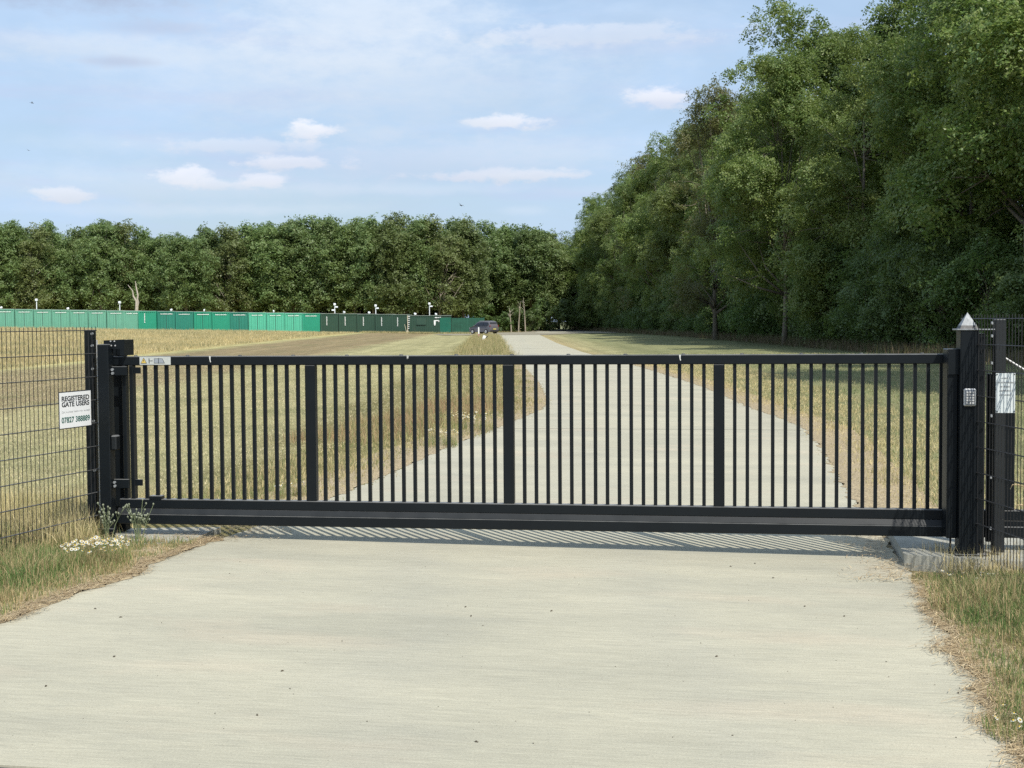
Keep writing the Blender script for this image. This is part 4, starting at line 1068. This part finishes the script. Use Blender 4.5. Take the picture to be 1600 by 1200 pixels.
# the wood behind the containers
skyl = [(-60, 340), (0, 338), (40, 348), (85, 345), (110, 356), (160, 337), (200, 348), (240, 358), (275, 373), (300, 360), (350, 350), (400, 348), (440, 345), (480, 338), (520, 338), (560, 340), (600, 336), (635, 331), (665, 341),
        (700, 338), (730, 341), (780, 348), (820, 350), (850, 352), (885, 378), (905, 385)]
sx_, sy_ = zip(*skyl)
px = -45.0; k = 0
while px < 884:
    d = 226 + random.uniform(-4, 5) + (22 if px > 740 else 0); p = at(px, 515, d); ytop = float(np.interp(px, sx_, sy_)) + random.uniform(-2, 4)
    z = float(Gz(p.x, d)); Ht = at(px, ytop, d).z - z; s = Ht / 17.4
    q = far_s if k in (3, 7, 12, 22) else far_p[k % 4]; kind = 'half dead tree with thin foliage' if q is far_s else ('broad green tree', 'upright dark green tree', 'rounded mid green tree', 'high crowned tree')[k % 4]
    plant_tree('woodland_tree', q, (p.x, d, z - .05), random.uniform(0, 6.28), (s * random.uniform(.9, 1.15),) * 2 + (s,),
               f'{kind}, {ordn(k)} in the far wood from the mesh fence side', 'tree', 'trees of the far wood')
    px += random.uniform(29, 38); k += 1
for row, (d0, sc0) in enumerate(((235, .97), (245, .95), (256, .92))):
    px = -70.0 + 17 * row; k = 0
    while px < (905 if row < 2 else 890):
        d = d0 + random.uniform(-3, 3) + (20 if px > 740 else 0); p = at(px, 515, d); ytop = float(np.interp(px, sx_, sy_))
        z = float(Gz(p.x, d)); s = (at(px, ytop, d).z - z) / 17.4 * sc0 * random.uniform(.9, 1.02)
        plant_tree('woodland_tree', far_p[(k + row) % 4], (p.x, d, z - .05), random.uniform(0, 6.28), (s * 1.1, s * 1.1, s), 'tree standing deeper inside the far wood behind the containers', 'tree', 'trees deeper inside the far wood')
        px += random.uniform(42, 54); k += 1
px = -50.0; k = 0
while px < 862:
    d = 242 + random.uniform(-4, 12) + (8 if px > 740 else 0); p = at(px, 515, d); s = random.uniform(.8, 1.25)
    plant_tree('shrub', shr_f[k % 2], (p.x, d, float(Gz(p.x, d)) - .03), random.uniform(0, 6.28), (s * 1.2, s * 1.2, s), 'shrub in the shade under the trees of the far wood', 'shrub', 'shrubs under the far wood')
    px += random.uniform(20, 27); k += 1
# young growth at the end of the drive
for k, (px, d, s, lab) in enumerate(((786, 222, .55, 'small bush behind the tail of the parked car'), (806, 226, .7, 'sunlit bush under the pale slim trunks at the end of the drive'), (828, 224, .6, 'round bush at the mouth of the lane'),
                                     (846, 236, .9, 'dark bush closing the gap beside the lane'), (880, 232, .9, 'bush where the drive wood begins by the lane'))):
    p = at(px, 515, d); plant_tree('shrub', shr_f[k % 2], (p.x, d, -.03), k * 1.3, (s, s, s), lab, 'shrub', 'bushes at the end of the drive')
for (px, d, Hh, lab) in ((799, 221, 3.6, 'bare pale trunk nearest the parked car'), (810, 222, 4.8, 'taller of the pale slim trunks at the end of the drive'), (821, 223, 5.4, 'pale slim trunk beside the mouth of the lane')):
    p = at(px, 515, d); mb = MB(); l = random.uniform(-.3, .3)
    mb.tube([(0, 0, -.2), (l * .4, .1, Hh * .35), (l, 0, Hh * .7), (l * 1.6, .2, Hh)], [.12, .10, .06, .02], 7)
    t = empty('bare_tree', (p.x, d, 0)); tag(t, lab, 'tree'); mb.build('trunk', bark_lit, t)
    mb = MB()
    for q in range(7):
        z = Hh * random.uniform(.45, .95); a = random.uniform(0, 6.28); ln = random.uniform(.25, .7)
        mb.tube([(l * z / Hh, 0, z), (l * z / Hh + ln * math.cos(a), ln * math.sin(a), z + ln * 1.1)], [.035, .01], 4)
    mb.build('branch', bark_pale, t)
# forked dead trunk above the sage containers
p = at(214, 515, 214); t = empty('dead_tree', (p.x, 214, float(Gz(p.x, 214)))); tag(t, 'bleached forked dead trunk rising behind the end of the sage containers', 'tree')
mb = MB(); mb.tube([(0, 0, -.2), (0, 0, 2.6), (.05, 0, 4.2)], [.32, .26, .2], 8); mb.build('trunk', bark_pale, t)
for pts, rr in (([(.05, 0, 4.0), (-.45, 0, 4.9), (-.55, 0, 5.7), (-1.3, .2, 6.6)], [.15, .12, .08, .03]), ([(.05, 0, 4.0), (.25, 0, 5.0), (-.05, .1, 6.4), (-.1, 0, 7.2)], [.15, .12, .09, .04]), ([(.1, 0, 2.9), (.35, 0, 3.9), (.3, 0, 4.4)], [.09, .06, .03])):
    mb = MB(); mb.tube(pts, rr, 6); mb.build('branch', bark_pale, t)


# ------------------------------------------------------------------ grass
def blades(name, xy, h, w, lean, mat, label, cat=None, kind='stuff', segs=2, zoff=0.0):
    n = len(xy); r = rng; x, y = xy[:, 0], xy[:, 1]
    z = Gz(x, y) + zoff
    a = r.random(n) * 2 * np.pi; dl = np.abs(r.normal(0, 1, n)) * lean * h
    B = np.stack([x, y, z], 1); ln = np.stack([np.cos(a) * dl, np.sin(a) * dl, np.zeros(n)], 1)
    up = np.stack([np.zeros(n), np.zeros(n), np.sqrt(np.maximum(h * h - dl * dl, (0.25 * h) ** 2))], 1)
    fa = r.random(n) * 2 * np.pi; wd = np.stack([np.cos(fa), np.sin(fa), np.zeros(n)], 1) * (w / 2)[:, None]
    if segs == 1:
        Vv = np.stack([B - wd, B + wd, B + up + ln], 1).reshape(-1, 3); Fc = np.arange(n * 3).reshape(n, 3)
        me_ = np_mesh(name, Vv, Fc, mat)
    else:
        mid = B + up * .58 + ln * .32
        Vv = np.stack([B - wd, B + wd, mid + wd * .75, mid - wd * .75, B + up + ln], 1).reshape(-1, 3)
        b5 = (np.arange(n) * 5)[:, None]
        q = b5 + np.array([[0, 1, 2, 3]]); t3 = b5 + np.array([[3, 2, 4]])
        loops = np.concatenate([q, t3], 1).ravel(); sizes = np.tile([4, 3], n)
        me_ = np_mesh(name, Vv, loops, mat, False, None, sizes)
    o = link(name, me_); tag(o, label, cat, None, kind); return o


def scatter(n, fx, y0, y1, clump=0.0, cn=0):
    """fx(y)->(x0,x1); clumped when cn"""
    y = y0 + (y1 - y0) * rng.random(n); a, b_ = fx(y); x = a + (b_ - a) * rng.random(n)
    if cn:
        yc = y0 + (y1 - y0) * rng.random(cn); a, b_ = fx(yc); xc = a + (b_ - a) * rng.random(cn)
        k = rng.integers(0, cn, n); m_ = rng.random(n) < 0.75
        x = np.where(m_, xc[k] + rng.normal(0, clump, n), x); y = np.where(m_, yc[k] + rng.normal(0, clump, n), y)
    return np.stack([x, y], 1)


def hn(x, y, s=1.0): return 0.5 + 0.25 * np.sin(x * 2.1 * s + y * 1.3 * s) + 0.25 * np.sin(x * 0.9 * s - y * 2.7 * s + 1.7)


g_green = blade_mat('fresh_verge_grass', [(0.13, 0.205, 0.060), (0.21, 0.235, 0.085), (0.46, 0.36, 0.19), 0.52], scale=1.3)
g_mixed = blade_mat('half_dry_grass', [(0.23, 0.26, 0.10), (0.32, 0.30, 0.14), (0.52, 0.43, 0.23), 0.5], scale=0.7)
g_dry = blade_mat('straw_grass', [(0.40, 0.36, 0.17), (0.52, 0.44, 0.22), (0.66, 0.55, 0.30), 0.5], scale=0.35)
g_cut = blade_mat('short_cut_verge_grass', [(0.235, 0.28, 0.125), (0.33, 0.33, 0.16), (0.50, 0.43, 0.24), 0.62], scale=0.3)
g_rust = blade_mat('rusty_dead_grass', [(0.40, 0.26, 0.15), (0.46, 0.34, 0.18), (0.30, 0.29, 0.13), 0.6], scale=0.5)
g_field = blade_mat('mown_field_grass', [(0.41, 0.39, 0.205), (0.49, 0.435, 0.245), (0.60, 0.52, 0.32), 0.6], scale=0.25)
g_yell = blade_mat('tall_yellow_grass', [(0.29, 0.28, 0.15), (0.47, 0.39, 0.19), (0.60, 0.50, 0.28), 0.62], scale=0.16, fr=(.32, .58))

# near verges
def keep(xy, f): return xy[f(xy[:, 0], xy[:, 1])]
xy = scatter(85000, lambda y: (np.full_like(y, -5.6), edge_x(y, -1) - 0.05), 7.4, 12.35, 0.07, 900)
xy = keep(xy, lambda x, y: x < edge_x(y, -1) - 0.05 - 0.10 * rng.random(len(x)) ** 2)
xy = keep(xy, lambda x, y: ~((x > -3.55) & (y > 11.9)))
e = edge_x(xy[:, 1], -1) - xy[:, 0]; hh = (0.05 + 0.11 * hn(xy[:, 0], xy[:, 1], 1.4)) * np.clip(0.45 + e * 0.9, 0.45, 1.1) * rng.uniform(.5, 1.3, len(xy))
blades('verge_grass', xy, hh, rng.uniform(.003, .0065, len(xy)), .95, g_green, 'green and dry grass on the verge before the mesh fence')
xy = scatter(110000, lambda y: (edge_x(y, 1) + 0.02, np.full_like(y, 4.9)), 4.4, 10.55, 0.06, 1100)
xy = keep(xy, lambda x, y: (x > edge_x(y, 1) + 0.03 + 0.10 * rng.random(len(x)) ** 2) & (x < 1.2 + 0.37 * y))
e = xy[:, 0] - edge_x(xy[:, 1], 1); hh = (0.05 + 0.11 * hn(xy[:, 0], xy[:, 1], 1.1)) * np.clip(0.5 + e * 1.2, 0.5, 1.15) * rng.uniform(.4, 1.5, len(xy))
blades('verge_grass', xy, hh, rng.uniform(.003, .0065, len(xy)), .95, g_green, 'green grass and weeds on the verge beside the near drive')
# dry growth at the foot of both mesh fences
xy = scatter(9000, lambda y: (-5.2 + 0 * y, -3.5 + 0 * y), 11.6, 14.2, 0.1, 300)
xy = keep(xy, lambda x, y: x < -3.45 - (y < 12.4) * 0.1)
blades('dry_grass', xy, rng.uniform(.08, .30, len(xy)), rng.uniform(.003, .006, len(xy)), .5, g_dry, 'long dead grass at the foot of the notice fence')
xy = scatter(2600, lambda y: (3.35 + 0 * y, 4.6 + 0 * y), 10.5, 11.4, 0.08, 120)
blades('dry_grass', xy, rng.uniform(.04, .22, len(xy)), rng.uniform(.003, .006, len(xy)), .5, g_dry, 'thin dead grass around the foot of the keypad post')

# verges beyond the gate
def Lx(y): return edge_x(y, -1, False) - 0.03
xy = scatter(60000, lambda y: (Lx(y) - 1.1 - 0.035 * np.minimum(y, 60), Lx(y)), 13.2, 62, 0.12, 2600)
hh = (0.04 + 0.09 * hn(xy[:, 0], xy[:, 1], .5)) * rng.uniform(.4, 1.25, len(xy)) * np.clip(0.35 + (Lx(xy[:, 1]) - xy[:, 0]) * .9, .35, 1)
blades('rough_grass', xy, hh, rng.uniform(.004, .009, len(xy)) * (1 + xy[:, 1] / 60), .8, g_mixed, 'rough overgrown grass along the drive beyond the gate')
xy = scatter(9000, lambda y: (Lx(y) - 2.6, Lx(y) - .9), 21.5, 33, 0.15, 220)
blades('rough_grass', xy, rng.uniform(.08, .26, len(xy)), rng.uniform(.005, .010, len(xy)), .6, g_rust, 'patch of rusty brown dead stems beside the bend of the drive')
xy = scatter(26000, lambda y: (Lx(y) - 3.0, Lx(y)), 60, 172, 0.2, 1800)
blades('rough_grass', xy, rng.uniform(.12, .42, len(xy)), rng.uniform(.012, .022, len(xy)), .45, g_mixed, 'rough grass along the far stretch of the drive', segs=1)
def Rx(y): return edge_x(y, 1, False) + 0.03
xy = scatter(56000, lambda y: (Rx(y), Rx(y) + 1.6 + .04 * y), 12.3, 62, 0.12, 2600)
hh = (0.035 + 0.05 * hn(xy[:, 0], xy[:, 1], .6)) * rng.uniform(.4, 1.3, len(xy)) * np.clip(0.4 + (xy[:, 0] - Rx(xy[:, 1])) * .9, .4, 1)
blades('rough_grass', xy, hh, rng.uniform(.004, .009, len(xy)) * (1 + xy[:, 1] / 60), .9, g_dry, 'bleached dry grass fringing the drive on the wooded side')
xy = scatter(90000, lambda y: (Rx(y) + .8, np.minimum(Rx(y) + 17, .40 * y + 1.2)), 12.3, 75, 0.0, 0)
blades('mown_grass', xy, rng.uniform(.03, .08, len(xy)), rng.uniform(.005, .010, len(xy)) * (1 + xy[:, 1] / 40), .6, g_cut, 'short cut grass between the drive and the wood', segs=1)
xy = scatter(150000, lambda y: (-.385 * y - .8, Lx(y) - 1.6), 12.6, 62, 0.0, 0)
blades('mown_grass', xy, rng.uniform(.015, .045, len(xy)), rng.uniform(.005, .010, len(xy)) * (1 + xy[:, 1] / 40), .9, g_field, 'short pale mown grass of the open field', segs=1)
# tall yellow grass bank below the containers
xy = scatter(130000, lambda y: (-.40 * y - 1, np.full_like(y, -21.3)), 54, 197, 0.35, 5200)
xy = keep(xy, lambda x, y: x < -20.6 + .8 * np.sin(y * .11))
blades('tall_grass', xy, rng.uniform(.10, .38, len(xy)) * (0.5 + .8 * hn(xy[:, 0], xy[:, 1], .12)), rng.uniform(.02, .045, len(xy)), .4, g_yell, 'uncut yellow grass on the bank below the containers', segs=1)
xy = scatter(9000, lambda y: (-21 + 0 * y, -3 + 0 * y), 196.5, 199.5, 0.3, 500)
blades('tall_grass', xy, rng.uniform(.1, .35, len(xy)), rng.uniform(.02, .05, len(xy)), .4, g_mixed, 'weeds along the foot of the dark green containers', segs=1)
# dead grass at the edge of the wood
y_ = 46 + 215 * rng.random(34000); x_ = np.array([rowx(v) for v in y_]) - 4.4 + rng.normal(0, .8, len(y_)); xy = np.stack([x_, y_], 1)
blades('tall_grass', xy, rng.uniform(.2, .8, len(xy)), rng.uniform(.015, .035, len(xy)), .35, blade_mat('shade_toned_dead_grass', [(0.17, 0.125, 0.075), (0.22, 0.17, 0.10), (0.12, 0.13, 0.05), 0.6], scale=.5), 'tall brown dead grass under the edge of the wood', segs=1)  # browns darkened, the shade of the wood is in the colour

# loose straw and bits on the slab
straw_m = blade_mat('loose_straw', [(0.48, 0.36, 0.20), (0.36, 0.26, 0.15), (0.60, 0.48, 0.29), 0.6], scale=3.0, trans=0.1)


def straw(name, xy, ln, w, label):
    n = len(xy); a = rng.normal(0.0, 0.7, n) + np.where(rng.random(n) < .5, 0.0, 0.9); x, y = xy[:, 0], xy[:, 1]; z = Gz(x, y) + 0.012 + 0.012 * rng.random(n)
    t = np.stack([np.cos(a), np.sin(a), rng.normal(0, .10, n)], 1) * (ln / 2)[:, None]; s = np.stack([-np.sin(a), np.cos(a), np.zeros(n)], 1) * (w / 2)[:, None]
    B = np.stack([x, y, z], 1); bend = np.stack([np.zeros(n), np.zeros(n), ln * .06], 1)
    Vv = np.stack([B - t - s, B - s + bend, B + t, B + s + bend, B - t + s], 1).reshape(-1, 3); b5 = (np.arange(n) * 5)[:, None]
    loops = (b5 + np.array([[0, 1, 2, 3, 4]])); o = link(name, np_mesh(name, Vv, loops, straw_m)); tag(o, label, None, None, 'stuff')


def edgeband(n, side, y0, y1, mu, sd):
    y = y0 + (y1 - y0) * rng.random(n); cl = np.sin(y * 3.1 + side) + np.sin(y * 7.9) ; off = mu + rng.normal(0, sd, n) - 0.03 * np.clip(cl, 0, 2)
    return np.stack([edge_x(y, side) + side * off, y], 1)


xy = edgeband(5200, -1, 6.5, 12.1, .06, .05); straw('straw', xy, rng.uniform(.02, .12, len(xy)), rng.uniform(.002, .0045, len(xy)), 'loose golden straw along the verge side of the slab')
xy = edgeband(5600, 1, 4.4, 10.3, .05, .06); straw('straw', xy, rng.uniform(.02, .13, len(xy)), rng.uniform(.002, .005, len(xy)), 'scattered dead stalks along the slab edge by the keypad post')
xy = edgeband(1400, -1, 12.0, 13.8, .15, .28); straw('straw', xy, rng.uniform(.03, .14, len(xy)), rng.uniform(.003, .006, len(xy)), 'heap of straw blown under the catch end of the gate')
xy = edgeband(1100, 1, 10.3, 13.2, -.08, .16); straw('straw', xy, rng.uniform(.03, .12, len(xy)), rng.uniform(.003, .006, len(xy)), 'dark swept litter in the corner of the raised plinth')

mb = MB(); bits = simple('dark_leaf_bits', (0.07, 0.055, 0.035), 0.9, 0.3, 40)
for k in range(130):
    y = random.uniform(6.2, 11.2); a, b_ = float(edge_x(y, -1)), float(edge_x(y, 1)); x = a + (b_ - a) * (1 - random.random() ** 1.5) if k % 3 else random.uniform(a, b_)
    s = random.choice((.002, .0025, .003, .004, .0075)); z = float(Gz(x, y)) + .002; an = random.uniform(0, 3.14); c, sn = math.cos(an), math.sin(an)
    pts = [(1.6, 0), (.5, .6), (-1.3, .5), (-1.5, -.4), (.3, -.6)]
    vs = [(x + (u * c - v * sn) * s, y + (u * sn + v * c) * s, z) for u, v in pts] + [(x + u * s * .4, y + v * s * .4, z + s * .7) for u, v in pts]
    mb.add(vs, [(5, 6, 7, 8, 9)] + [(q, (q + 1) % 5, (q + 1) % 5 + 5, q + 5) for q in range(5)])
o = mb.build('litter', bits); tag(o, 'small dark leaf bits and grit scattered on the slab', None, None, 'stuff')

# ------------------------------------------------------------------ daisies and weeds
petal = simple('white_petals', (0.80, 0.80, 0.74), 0.6, 0.03); eye_m = simple('yellow_flower_eye', (0.55, 0.38, 0.03), 0.7, 0.1); stem_m = simple('grey_green_stem', (0.15, 0.18, 0.09), 0.7, 0.2, 10)


def flower_me(r=0.014):
    mb = MB(); n = 11
    for k in range(n):
        a = 2 * math.pi * k / n; c, s = math.cos(a), math.sin(a); w = .18
        mb.add([(0.25 * r * c, .25 * r * s, .001), (r * .8 * math.cos(a - w), r * .8 * math.sin(a - w), .002), (r * c, r * s, -.001), (r * .8 * math.cos(a + w), r * .8 * math.sin(a + w), .002)], [(0, 1, 2, 3)])
    mb.mat(1).tube([(0, 0, 0), (0, 0, .005), (0, 0, .007)], [.34 * r, .3 * r, .12 * r], 7)
    me_ = np_mesh('flower', np.array(mb.v), np.concatenate([np.array(f) for f in mb.f]), [petal, eye_m], False, mb.m, np.array([len(f) for f in mb.f])); return me_


FL = flower_me()


def daisy(cx, cy, rx, ry, n, h, label, sc=1.0, nb=700):
    t = empty('daisy_plant', (cx, cy, float(Gz(cx, cy)))); tag(t, label, 'daisy plant', 'clumps of white daisies')
    r = rng; m_ = nb; a = r.random(m_) * 6.28; q = np.sqrt(r.random(m_)); x = rx * q * np.cos(a); y = ry * q * np.sin(a)
    hh_ = h * r.uniform(.5, 1.0, m_); B = np.stack([x, y, np.zeros(m_)], 1); T = B + np.stack([r.normal(0, .02, m_), r.normal(0, .02, m_), hh_], 1)
    w = np.stack([np.cos(a), np.sin(a), np.zeros(m_)], 1) * .0025
    Vv = np.stack([B - w, B + w, T], 1).reshape(-1, 3); link('foliage', np_mesh('foliage', Vv, np.arange(m_ * 3).reshape(-1, 3), g_green), t)
    for k in range(n):
        a = random.uniform(0, 6.28); q = math.sqrt(random.random()); o = link('flower', FL, t)
        o.location = (rx * q * math.cos(a), ry * q * math.sin(a), h * random.uniform(.8, 1.08)); o.rotation_euler = (random.uniform(.2, .9), random.uniform(-.3, .3), random.uniform(0, 6)); s = sc * random.uniform(.75, 1.15); o.scale = (s, s, s)


p = ground(150, 880); daisy(p.x, p.y + .05, .26, .36, 96, .15, 'large clump of white daisies at the foot of the notice fence post', 1.25, nb=1500)
p = ground(1590, 1150); daisy(p.x + .02, p.y, .16, .25, 16, .10, 'daisy clump at the lower edge of the keypad side verge', nb=500)
p = ground(1515, 915); daisy(p.x, p.y, .30, .15, 12, .09, 'sparse daisies in the grass in front of the raised plinth', nb=200)
p = ground(735, 672); daisy(p.x, p.y, .45, 1.2, 60, .26, 'white flowering weeds beside the drive where it bends', 1.7, nb=600)
p = ground(690, 697); daisy(p.x, p.y, .25, .6, 36, .22, 'pale flowering weeds just nearer the gate than the bend', 1.6, nb=400)
p = ground(455, 775); daisy(p.x, p.y, .18, .25, 16, .14, 'little white flowers seen through the bars near the first upright', 1.3, nb=250)

bud_m = simple('dry_seed_heads', (0.22, 0.24, 0.16), 0.8, 0.2, 30)
for (px, py, n, H_, lab) in ((168, 838, 9, .30, 'grey stemmed weed with seed heads in front of the fence post'), (217, 838, 9, .33, 'taller grey weed with seed heads before the gate beam end')):
    p = ground(px, py + 6); t = empty('weed', (p.x, p.y, float(Gz(p.x, p.y)))); tag(t, lab, 'weed', 'tall weeds by the gate')
    for k in range(n):
        a = random.uniform(0, 6.28); l = random.uniform(.03, .15); hgt = H_ * random.uniform(.55, 1.05); tx, ty = l * math.cos(a), l * math.sin(a) * .6
        mb = MB(); mb.tube([(tx * .2, ty * .2, -.02), (tx * .5, ty * .5, hgt * .5), (tx, ty, hgt)], [.004, .003, .002], 5)
        tips = [(tx, ty, hgt)]
        for q in range(3):
            b0 = random.uniform(.45, .9); aa = random.uniform(0, 6.28); e_ = (tx * b0 + .05 * math.cos(aa), ty * b0 + .03 * math.sin(aa), hgt * b0 + .06); mb.tube([(tx * b0, ty * b0, hgt * b0), e_], [.002, .0015], 4); tips.append(e_)
        st = mb.build('stem', stem_m, t)
        for (x, y, z) in tips:
            mb = MB(); mb.tube([(x, y, z - .004), (x, y, z + .006), (x, y, z + .016)], [.004, .009, .003], 6); mb.build('seed_head', bud_m, st)
# dry stalks caught in the wooded side fence
for (px, py, lab) in ((1585, 760, 'curled pale dead stalk caught in the weathered mesh'), (1592, 792, 'lower pale dead stalk caught in the weathered mesh')):
    p = at(px, py, 10.2); mb = MB(); mb.tube([(-.03, 0, -.02), (-.015, 0, .012), (.02, 0, .014), (.06, 0, .0), (.12, .0, -.02)], [.002, .0045, .005, .004, .002], 5)
    o = mb.build('dead_stalk', straw_m); o.location = p; tag(o, lab, 'dead stalk')
